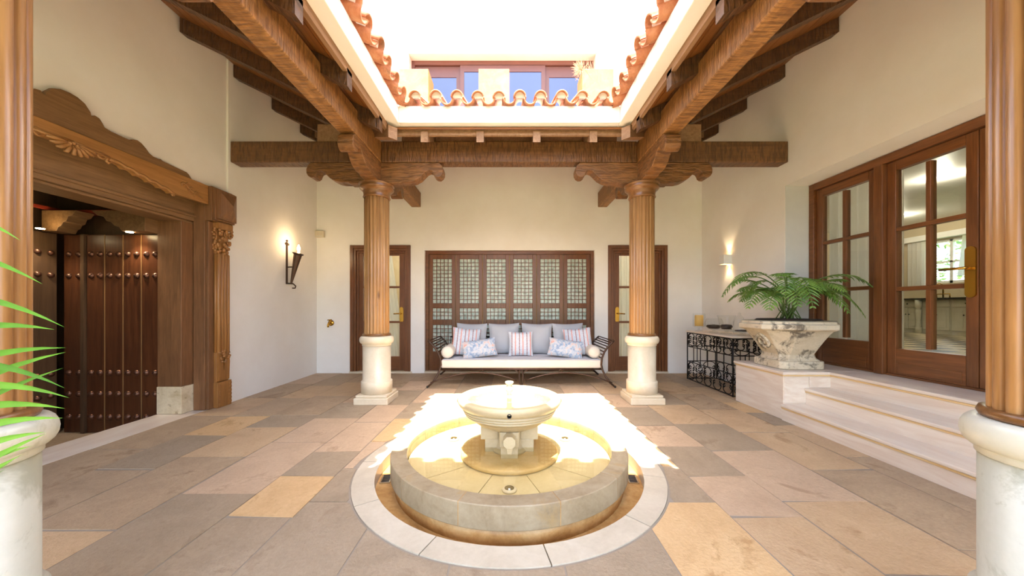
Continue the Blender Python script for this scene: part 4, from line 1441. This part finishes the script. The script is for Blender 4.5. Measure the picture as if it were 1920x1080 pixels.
def cushion(x, y, z, w_, h, th, mat, tilt, yaw, roll, label, group=None):
    me = pillow(w_, h, th)
    me.materials.append(M[mat])
    o = bpy.data.objects.new('cushion', me)
    o.matrix_basis = Matrix.Translation((x, y, z)) @ Matrix.Rotation(R(yaw), 4, 'Z') @ Matrix.Rotation(R(tilt), 4, 'X') @ Matrix.Rotation(R(roll), 4, 'Y')
    link(o, label=label, cat='cushion', group=group)
zc = .379
for k, (x, rl) in enumerate(((-.61, 1), (-.085, -1), (.445, 1), (.95, -1))):
    cushion(x, 5.60, zc + .245, .50, .50, .16, 'grey_fabric', -12, 0, rl, 'plain grey linen back cushion, %s from the portal end of the sofa' % ORD[k], 'grey back cushions of the sofa')
cushion(-.67, 5.36, zc + .215, .44, .44, .13, 'stripe', -20, 8, 6, 'red and blue striped cushion beside the bolster at the portal end')
cushion(1.06, 5.36, zc + .215, .44, .44, .13, 'stripe', -20, -10, -6, 'red and blue striped cushion beside the bolster at the console end')
cushion(.175, 5.36, zc + .185, .38, .38, .13, 'stripe', -14, 0, 0, 'small red and blue striped cushion in the middle of the sofa')
cushion(-.45, 5.18, zc + .135, .52, .28, .12, 'floral', -24, 6, -8, 'pale blue and pink floral lumbar cushion at the portal end')
cushion(.84, 5.18, zc + .135, .52, .28, .12, 'floral', -24, -6, 8, 'pale blue and pink floral lumbar cushion at the console end')
for sg, nm in ((-1, 'portal'), (1, 'console')):
    x = SX + sg * (sw - .075)
    y0, y1 = SY0 + .05, SY1 - .06
    me = MB(Matrix.Translation((x, y0, zc + .092)) @ Matrix.Rotation(R(-90), 4, 'X'))
    me.lathe([(0, 0), (.05, .004), (.083, .02), (.09, .05), (.09, y1 - y0 - .05), (.083, y1 - y0 - .02), (.05, y1 - y0 - .004), (0, y1 - y0)], 24)
    me.build('bolster', 'cream_fabric', label='round cream bolster cushion at the %s end of the sofa' % nm, cat='cushion')

# ------------------------------------------------------------------ iron console with marble top
t = thing('console_table', 'black wrought iron console with scrollwork bands and marble top', 'console table', (3.03, 4.9, 0))
cx0, cx1, cy0, cy1 = 2.80, 3.26, 4.34, 5.45
m = MB().box(cx0 - .02, cx1 + .02, cy0 - .02, cy1 + .02, .738, .762)
m.build('marble_top', 'trav', t, .006)
m = MB()
for x in (cx0, cx1):
    for y in (cy0, cy1):
        m.tube([(x, y, .003), (x, y, .738)], .009)
for z in (.012, .285, .515, .73):
    m.tube([(cx0, cy0, z), (cx0, cy1, z), (cx1, cy1, z), (cx1, cy0, z)], .007, 6, True)
m.build('frame', 'iron', t)
m = MB()
for k in range(1, 6):
    y = cy0 + (cy1 - cy0) * k / 6
    m.tube([(cx0, y, .285), (cx0, y, .515)], .006, 6)
    m.tube([(cx1, y, .285), (cx1, y, .515)], .006, 6)
for k in (1, 2):
    x = cx0 + (cx1 - cx0) * k / 3
    m.tube([(x, cy0, .285), (x, cy0, .515)], .006, 6)
    m.tube([(x, cy1, .285), (x, cy1, .515)], .006, 6)
m.build('bars', 'iron', t)
def scroll_unit(m, P, w_, z0, z1_):
    """P maps (u, z) to 3D; one quatrefoil scroll of width w_"""
    zc_ = (z0 + z1_) / 2
    h = (z1_ - z0) / 2
    for sz in (-1, 1):
        arc = []
        for i in range(15):
            a = R(-25) + R(230) * i / 14
            arc.append(P(w_ * .40 * math.cos(a), zc_ + sz * (h * .50 + h * .46 * math.sin(a))))
        m.tube(arc, .006, 5)
        for su in (-1, 1):
            cu = []
            for i in range(10):
                a = R(180 - 300 * i / 9)
                r = .020 * (1 - .5 * i / 9)
                cu.append(P(su * (w_ * .30 + r * math.cos(a)), zc_ + sz * (h * .26 + r * math.sin(a))))
            m.tube(cu, .005, 5)
            for da, db in ((.10, .42), (.16, .22), (.05, .12)):
                u, z = su * w_ * (.22 + da), zc_ + sz * h * db
                m.ball(P(u, z), .010, (1, 1, 1.3), 6, 4)
for nm, z0, z1_ in (('upper', .515, .73), ('lower', .012, .285)):
    for side, uc, n_, L in (('f', cx0, 5, cy1 - cy0), ('b', cx1, 5, cy1 - cy0), ('n', cy0, 2, cx1 - cx0), ('r', cy1, 2, cx1 - cx0)):
        m = MB()
        for k in range(n_):
            c = (cy0 if side in 'fb' else cx0) + L * (k + .5) / n_
            if side in 'fb':
                scroll_unit(m, (lambda u, z, c=c: (uc, c + u, z)), L / n_, z0, z1_)
            else:
                scroll_unit(m, (lambda u, z, c=c: (c + u, uc, z)), L / n_, z0, z1_)
        m.build('scrollwork', 'iron', t)
# glassware on the console
TZ = .763
def glass(name, prof, x, y, label, cat='vase', fill=None, fmat=None):
    t = thing(name, label, cat, (x, y, TZ))
    MB().lathe([(r_, TZ + z) for r_, z in prof], 28, (x, y)).build('glass', 'clear', t)
    if fill:
        MB().lathe([(r_, TZ + z) for r_, z in fill], 20, (x, y)).build('filling', fmat, t)
    return t
t = thing('candle_holder', 'footed glass hurricane holding a yellow pillar candle', 'candle', (2.90, 5.30, TZ))
MB().lathe([(0, TZ), (.055, TZ), (.05, TZ + .008), (.015, TZ + .02), (.015, TZ + .05), (.06, TZ + .065), (.085, TZ + .075), (.085, TZ + .27)], 28, (2.90, 5.30), cap=False).build('glass', 'clear', t)
MB().lathe([(0, TZ + .078), (.06, TZ + .078), (.06, TZ + .24), (.05, TZ + .245), (0, TZ + .24)], 24, (2.90, 5.30)).build('candle', 'candle', t, label='yellow pillar candle')
glass('glass_bowl', [(0, 0), (.06, 0), (.055, .008), (.018, .02), (.018, .035), (.07, .05), (.115, .09), (.12, .14), (.095, .20)], 2.98, 5.05, 'round footed glass bowl half filled with dark pebbles', 'bowl', [(0, .052), (.065, .055), (.10, .085), (.09, .105), (0, .115)], 'pebble')
glass('glass_vase', [(0, 0), (.07, 0), (.065, .008), (.02, .02), (.02, .045), (.06, .06), (.085, .12), (.10, .22), (.115, .25)], 2.98, 4.76, 'tall flared glass vase on a foot with dark pebbles', 'vase', [(0, .062), (.055, .064), (.075, .10), (.06, .125), (0, .13)], 'pebble')
glass('glass_jar', [(0, 0), (.07, 0), (.075, .02), (.075, .17), (.05, .20), (.05, .22), (.03, .24), (.015, .26), (.02, .28), (0, .30)], 3.12, 4.70, 'lidded clear glass jar behind the flared vase', 'jar')
glass('glass_dish', [(0, 0), (.05, 0), (.015, .015), (.015, .03), (.10, .05), (.12, .075)], 3.0, 4.48, 'low footed glass dish with dark pebbles near the console edge', 'dish', [(0, .052), (.07, .053), (.08, .065), (0, .075)], 'pebble')
t = thing('candle_jar', 'short cream candle in a glass behind the urn', 'candle', (3.17, 4.5, TZ))
MB().lathe([(0, TZ + .10), (.05, TZ + .10), (.052, TZ + .17), (0, TZ + .165)], 20, (3.17, 4.5)).build('candle', 'candle', t)
MB().lathe([(0, TZ), (.05, TZ), (.015, TZ + .02), (.015, TZ + .08), (.058, TZ + .095), (.06, TZ + .19)], 20, (3.17, 4.5), cap=False).build('glass', 'clear', t)

# ------------------------------------------------------------------ urn with palm on the plinth
ux, uy, uz = 3.04, 3.79, .48
t = thing('stone_urn', 'weathered octagonal stone urn with carved scrolls on the marble plinth', 'urn', (ux, uy, uz))
def chsq(a, c):
    return [(a, -a + c), (a, a - c), (a - c, a), (-a + c, a), (-a, a - c), (-a, -a + c), (-a + c, -a), (a - c, -a)]
def loft(m, secs):
    vs, fs = [], []
    for a, c, z in secs:
        vs += [(ux + x, uy + y, z) for x, y in chsq(a, c)]
    for j in range(len(secs) - 1):
        for i in range(8):
            fs.append((j * 8 + i, j * 8 + (i + 1) % 8, (j + 1) * 8 + (i + 1) % 8, (j + 1) * 8 + i))
    fs.append(tuple(range(8))[::-1])
    fs.append(tuple((len(secs) - 1) * 8 + i for i in range(8)))
    m.add(vs, fs)
loft_ = MB()
loft(loft_, [(.235, .05, uz + .002), (.235, .05, uz + .085)])
loft_.build('foot', 'urn', t, .012)
loft_ = MB()
loft(loft_, [(.215, .05, uz + .085), (.195, .06, uz + .11), (.19, .07, uz + .15), (.22, .09, uz + .20), (.28, .13, uz + .30), (.335, .17, uz + .375), (.365, .19, uz + .405)])
body = loft_.build('body', 'urn', t, .008)
loft_ = MB()
loft(loft_, [(.38, .21, uz + .405), (.415, .235, uz + .42), (.415, .235, uz + .47), (.395, .225, uz + .475), (.395, .225, uz + .50), (.33, .19, uz + .505)])
loft_.build('rim', 'urn', t, .008)
m = MB()
m.lathe([(0, uz + .506), (.30, uz + .506), (.28, uz + .52), (0, uz + .525)], 16, (ux, uy))
m.build('soil', 'soil', t)
for q in (0,):
    m = MB()
    pts = spiral((ux - .268, uy - .02, uz + .28), .08, .015, R(90), 1.6, 26, 'yz')
    m.tube([(p[0] - .55 * (p[2] - (uz + .28)) - .012, p[1], p[2]) for p in pts], [.018] * 10 + [.016] * 10 + [.014] * 7, 8)
    m.tube([(ux - .325, uy - .02, uz + .355), (ux - .285, uy + .09, uz + .30), (ux - .225, uy + .10, uz + .20)], [.016, .02, .01], 8)
    m.build('scroll', 'urn', body)
def frond_mesh(L, droop, nl, ll, lw, seed, m_stem=None, jag=.1):
    """frond along +x rising then drooping; returns (rachis, leaflets)"""
    rnd = random.Random(seed)
    pts = []
    for i in range(13):
        q = i / 12
        pts.append(Vector((L * q * (1 - .12 * q * q), 0, L * (.95 * q - droop * q * q))))
    r_ = MB().tube(pts, [.006 * (1 - .8 * i / 12) + .001 for i in range(13)], 5)
    lf = []
    for i in range(nl):
        q = .28 + .70 * i / (nl - 1)
        k = q * 12
        j = min(int(k), 11)
        p = pts[j].lerp(pts[j + 1], k - j)
        tg = (pts[j + 1] - pts[j]).normalized()
        s_len = ll * math.sin(PI * (.22 + .70 * (q - .28) / .70)) * rnd.uniform(1 - jag, 1 + jag)
        for sd in (-1, 1):
            d = (tg * rnd.uniform(.55, .8) + Vector((0, sd, 0)) + Vector((0, 0, -.12))).normalized()
            nrm = d.cross(tg).normalized()
            wv = d.cross(nrm).normalized() * lw / 2
            a, b, c_ = p + d * s_len * .35, p + d * s_len * .7 + Vector((0, 0, -.05 * s_len)), p + d * s_len + Vector((0, 0, -.18 * s_len))
            rg = nrm * lw * .22
            vs = [p - wv * .3, p + wv * .3, a + wv, a + rg, a - wv, b + wv * .75, b + rg * .7, b - wv * .75, c_]
            lf.append((vs, [(0, 4, 3), (0, 3, 1), (1, 3, 2), (4, 7, 6, 3), (3, 6, 5, 2), (7, 8, 6), (6, 8, 5)]))
    return r_, lf
pl = thing('palm_plant', 'bushy green parlour palm growing in the stone urn', 'plant', (ux, uy, uz + .52))
fr = [(200, .62, .75, 1), (168, .66, .80, 2), (185, .55, .45, 3), (215, .50, .85, 4), (240, .50, .95, 5), (265, .45, .70, 6), (290, .52, .95, 7), (312, .60, .95, 8), (335, .50, .70, 9), (10, .40, .62, 10), (40, .32, .55, 11),
      (75, .34, .60, 12), (105, .55, .65, 13), (140, .55, .60, 14), (225, .42, .40, 15), (275, .40, .35, 16), (330, .45, .30, 17), (20, .34, .25, 18), (150, .48, .35, 19), (250, .58, 1.05, 20), (300, .35, .5, 21), (190, .70, .62, 22), (178, .45, .95, 23), (230, .62, .70, 24), (280, .55, .55, 25), (320, .66, .60, 26), (345, .42, .95, 27), (205, .40, .25, 28), (60, .30, .3, 29)]
for ang, L, dr, sd in fr:
    rnd = random.Random(sd)
    hh = rnd.uniform(.16, .36)
    r_, lf = frond_mesh(L * .92, dr + .32, 14, .15, .020, sd)
    a = R(ang)
    mt = Matrix.Translation((ux + .11 * math.cos(a), uy + .11 * math.sin(a), uz + .52 + hh)) @ Matrix.Rotation(a, 4, 'Z')
    st = MB(mt)
    st.add(r_.v, r_.f, True)
    st.M = Matrix()
    st.tube([(ux + rnd.uniform(-.10, .10), uy + rnd.uniform(-.10, .10), uz + .51), (ux + .07 * math.cos(a), uy + .07 * math.sin(a), uz + .52 + hh * .5), (ux + .11 * math.cos(a), uy + .11 * math.sin(a), uz + .52 + hh)], .005, 5)
    fo = st.build('frond', 'stem', pl)
    ml = MB(mt)
    for vs, fs in lf:
        ml.add(vs, fs)
    ml.build('leaflets', 'leaf', fo)
# areca palm beside the near column
ax_, ay_ = -1.62, .52
t = thing('areca_pot', 'round terracotta pot holding the areca palm beside the column', 'pot', (ax_, ay_, 0))
MB().lathe([(0, .002), (.13, .002), (.15, .02), (.19, .30), (.21, .31), (.21, .36), (.185, .36), (.175, .32), (0, .32)], 32, (ax_, ay_)).build('body', 'pot', t)
MB().lathe([(0, .325), (.172, .325), (0, .335)], 24, (ax_, ay_)).build('soil', 'soil', t)
pl = thing('areca_palm', 'areca palm with long bright green leaflets beside the column', 'plant', (ax_, ay_, .33))
def arc_frond(pts, nl, ll, lw, seed, sides=(-1, 1), droopy=.3):
    rnd = random.Random(seed)
    pts = [Vector(p) for p in pts]
    fine = []
    n = 24
    for i in range(n + 1):
        k = i / n * (len(pts) - 1)
        j = min(int(k), len(pts) - 2)
        q = k - j
        p0, p1, p2, p3 = pts[max(j - 1, 0)], pts[j], pts[j + 1], pts[min(j + 2, len(pts) - 1)]
        fine.append(.5 * ((2 * p1) + (p2 - p0) * q + (2 * p0 - 5 * p1 + 4 * p2 - p3) * q * q + (3 * p1 - p0 - 3 * p2 + p3) * q ** 3))
    fo = MB().tube(fine, [.009 * (1 - .8 * i / n) + .001 for i in range(n + 1)], 6).build('frond', 'stem', pl)
    for i in range(nl):
        q = .35 + .64 * i / (nl - 1)
        k = q * n
        j = min(int(k), n - 1)
        p = fine[j].lerp(fine[j + 1], k - j)
        tg = (fine[j + 1] - fine[j]).normalized()
        side = tg.cross(Vector((0, 0, 1)))
        if side.length < .2:
            side = Vector((0, 1, 0))
        side.normalize()
        L = ll * rnd.uniform(.85, 1.1) * (1 - .35 * abs(q - .6) / .4)
        for s in sides:
            d = (tg * .75 + side * s * .75 + Vector((0, 0, .12))).normalized()
            sp_ = []
            for u in (0, .25, .5, .75, 1):
                sp_.append(p + d * L * u + Vector((0, 0, -droopy * L * u * u)))
            wdir = tg.cross(d).normalized()
            wdir = (Vector((0, 0, 1)) * .7 + wdir * .3).normalized().cross(d).normalized()
            vs, fs = [], []
            for u, c_ in zip((.25, .8, 1, .7, 0), sp_):
                vs += [c_ - wdir * lw * u / 2, c_ + Vector((0, 0, -.12 * lw * u)), c_ + wdir * lw * u / 2]
            for a in range(4):
                fs += [(a * 3, a * 3 + 1, a * 3 + 4, a * 3 + 3), (a * 3 + 1, a * 3 + 2, a * 3 + 5, a * 3 + 4)]
            MB().add(vs, fs, True).build('leaflet', 'leaf_b', fo)
b0 = Vector((ax_, ay_, .33))
def blade(fo, p, tip, lw, sag, tw=0):
    """one long arching leaflet from p to tip"""
    p, tip = Vector(p), Vector(tip)
    d = (tip - p)
    L = d.length
    wd = (Vector((0, -.25 + tw, 1)).cross(d)).cross(d).normalized()
    vs, fs = [], []
    N = 7
    for k in range(N + 1):
        u = k / N
        c_ = p + d * u + Vector((0, 0, sag * L * 4 * u * (1 - u)))
        ww = lw * (.35 + 1.6 * u) if u < .4 else lw * max(0, 1 - ((u - .4) / .6) ** 1.6)
        vs += [c_ - wd * ww / 2, c_ + d.normalized().cross(wd) * ww * .15, c_ + wd * ww / 2]
    for a in range(N):
        fs += [(a * 3, a * 3 + 1, a * 3 + 4, a * 3 + 3), (a * 3 + 1, a * 3 + 2, a * 3 + 5, a * 3 + 4)]
    MB().add(vs, fs, True).build('leaflet', 'leaf_b', fo)
# fronds whose leaflets sweep past the column: tips read off the photograph at the plant's own distance
def tipat(px, py, Y):
    return ((px - U) / F * Y, Y, H + (V - py) / F * Y)
for seed, Yf, rach, tips in (
        (1, .66, [b0, (-1.30, .60, .62), (-1.14, .64, .90), (-1.10, .66, 1.12), (-1.14, .68, 1.34)], [(40, 452), (80, 533), (122, 614), (103, 618), (124, 652), (124, 660), (118, 690)]),
        (2, .60, [b0, (-1.30, .52, .50), (-1.08, .57, .66), (-1.00, .60, .86), (-1.00, .62, 1.04)], [(122, 728), (130, 746), (122, 766), (118, 784), (86, 810), (60, 836), (88, 812), (42, 852), (26, 863), (10, 880)])):
    fo = MB().tube(rach, [.011, .009, .007, .005, .002], 6).build('frond', 'stem', pl)
    rv = [Vector(q) for q in rach]
    n_ = len(tips)
    for i, (px, py) in enumerate(tips):
        tip = Vector(tipat(px, py, Yf))
        q = 1.6 + 2.3 * (1 - i / (n_ - 1))
        j = min(int(q), 3)
        root = rv[j].lerp(rv[j + 1], q - j)
        blade(fo, root, tip, .014, .06)
        back = root + (root - tip) * .8
        blade(fo, root, (back.x, back.y - .06, tip.z), .014, .06)
arc_frond([b0, (-1.66, .50, .9), (-1.78, .45, 1.35), (-1.95, .40, 1.55)], 9, .30, .018, 4)
arc_frond([b0, (-1.80, .45, .8), (-2.02, .40, 1.1), (-2.25, .34, 1.2)], 10, .30, .018, 5)
arc_frond([b0, (-1.60, .36, .8), (-1.60, .15, 1.1), (-1.62, -.08, 1.2)], 10, .30, .018, 6)

# ------------------------------------------------------------------ wall fittings
ty = 5.13
t = thing('torch_sconce', 'dark iron wall torch with a lit flame bulb and scroll bracket', 'wall lamp', (XL, ty, 1.7))
m = MB()
m.box(XL, XL + .015, ty - .014, ty + .014, 1.47, 2.09)
m.tube(spiral((XL + .012, ty + .03, 2.06), .02, .006, R(180), -1.1, 10, 'yz'), .005, 6)
m.tube(spiral((XL + .012, ty - .03, 2.06), .02, .006, 0, 1.1, 10, 'yz'), .005, 6)
m.ball((XL + .01, ty, 2.11), .016)
m.tube([(XL + .01, ty, 1.48), (XL + .10, ty, 1.475), (XL + .14, ty, 1.44), (XL + .13, ty, 1.41), (XL + .09, ty, 1.41)], .010, 6)
m.tube([(XL + .01, ty, 1.72), (XL + .14, ty, 1.725)], .009, 6)
m.build('bracket', 'bronze_iron', t)
g = MB(Matrix.Translation((XL + .07, ty, 1.47)) @ Matrix.Rotation(R(13), 4, 'Y'))
g.lathe([(.012, 0), (.055, .44), (.075, .455), (.075, .468), (.05, .47), (0, .47)], 14, smooth=False)
g.build('cone', 'bronze_iron', t)
bx_ = (XL + .182, ty, 1.995)
MB().lathe([(.014, 1.93), (.014, 1.965), (.022, 1.985), (.022, 2.005), (.008, 2.045), (0, 2.055)], 14, (bx_[0], ty)).build('bulb', 'bulb', t)
l = bpy.data.lights.new('torch_lamp', 'POINT')
l.energy = 1.6
l.color = (1, .75, .45)
l.shadow_soft_size = .03
o = bpy.data.objects.new('torch_lamp', l)
C.objects.link(o)
o.location = (XL + .19, ty, 2.10)
wy, wz = 5.2, 1.84
t = thing('wall_sconce', 'white box wall light shining up and down above the console', 'wall lamp', (XR, wy, wz))
m = MB()
m.box(XR - .11, XR, wy - .06, wy - .05, wz - .07, wz + .07)
m.box(XR - .11, XR, wy + .05, wy + .06, wz - .07, wz + .07)
m.box(XR - .12, XR - .11, wy - .06, wy + .06, wz - .07, wz + .07)
m.build('body', 'white', t, .003)
for dz in (-.03, .03):
    MB().ball((XR - .05, wy, wz + dz), .022).build('bulb', 'bulb', t)
    l = bpy.data.lights.new('sconce_lamp', 'SPOT')
    l.energy = 3
    l.spot_size = R(75)
    l.spot_blend = .6
    l.color = (1, .78, .48)
    l.shadow_soft_size = .02
    o = bpy.data.objects.new('sconce_lamp', l)
    C.objects.link(o)
    o.location = (XR - .05, wy, wz + dz * 2)
    o.rotation_euler = (0, 0, 0) if dz < 0 else (PI, 0, 0)
sx_ = (600 - U) / F * YB
t = thing('alarm_box', 'small beige alarm box high in the wall corner', 'box', (sx_, YB, 2.38))
MB().box(sx_ - .09, sx_ + .09, YB - .06, YB - .001, 2.32, 2.43).build('housing', 'marble', t, .006)
MB().box(sx_ - .07, sx_ + .07, YB - .064, YB - .06, 2.33, 2.34).build('slot', 'reveal', t)
tx, tz = -3.05, .86
t = thing('garden_tap', 'small brass garden tap on the plaster wall', 'tap', (tx, YB, tz))
m = MB()
m.tube([(tx, YB - .002, tz), (tx, YB - .09, tz), (tx + .0, YB - .11, tz - .03), (tx, YB - .11, tz - .07)], .016)
m.build('body', 'brass', t)
MB(Matrix.Translation((tx, YB - .006, tz)) @ Matrix.Rotation(R(90), 4, 'X')).lathe([(.0, 0), (.05, 0), (.05, .008), (0, .01)], 18).build('rose', 'brass', t)
m = MB().tube([(tx, YB - .06, tz), (tx, YB - .06, tz + .05)], .009)
m.tube([(tx - .035, YB - .06, tz + .05), (tx + .035, YB - .06, tz + .055)], .009)
m.build('lever', 'brass', t)
# terracotta boxes on the terrace
for x, w_, lb in ((-1.62, .50, 'square terracotta planter box on the terrace at the portal end'), (-.26, .52, 'square terracotta planter box in the middle of the terrace'), (1.50, .54, 'square terracotta planter with dry twigs on the terrace')):
    y0 = 5.86
    t = thing('planter_box', lb, 'planter', (x, y0 + .2, 4.5))
    m = MB()
    h = 5.16
    m.box(x - w_ / 2, x + w_ / 2, y0, y0 + .03, 4.502, h)
    m.box(x - w_ / 2, x + w_ / 2, y0 + .38, y0 + .41, 4.502, h)
    m.box(x - w_ / 2, x - w_ / 2 + .03, y0 + .03, y0 + .38, 4.502, h)
    m.box(x + w_ / 2 - .03, x + w_ / 2, y0 + .03, y0 + .38, 4.502, h)
    m.build('box', 'pot', t, .006)
    MB().box(x - w_ / 2 + .03, x + w_ / 2 - .03, y0 + .03, y0 + .38, h - .08, h - .05).build('soil', 'soil', t)
    if x > 1:
        pt = thing('dry_shrub', 'bare dry twiggy plant spilling from the terrace planter', 'plant', (x, y0 + .2, h - .05))
        random.seed(11)
        m = MB()
        for k in range(70):
            bx0 = x + random.uniform(-.24, .2)
            d = Vector((random.gauss(-.12, .35), random.gauss(-.1, .3), random.uniform(.5, 1))).normalized()
            Ln = random.uniform(.12, .30)
            p0 = Vector((bx0, y0 + random.uniform(.05, .3), h - .06))
            p1 = p0 + d * Ln * .6
            m.tube([p0, p1, p1 + (d + Vector((random.gauss(0, .4), 0, random.gauss(0, .3)))) * Ln * .5], [.004, .003, .001], 4)
        for k in range(60):
            p0 = Vector((x - .27, y0 + .02, h - .02))
            d = Vector((random.uniform(-1, .2), random.uniform(-.6, .2), random.uniform(-.8, .8))).normalized()
            p1 = p0 + d * random.uniform(.06, .16)
            m.tube([p0, p1, p1 + d * .06], [.004, .003, .001], 4)
        m.build('twigs', 'twig', pt)
for o in bpy.data.objects:
    if 'local' in o:
        del o['local']
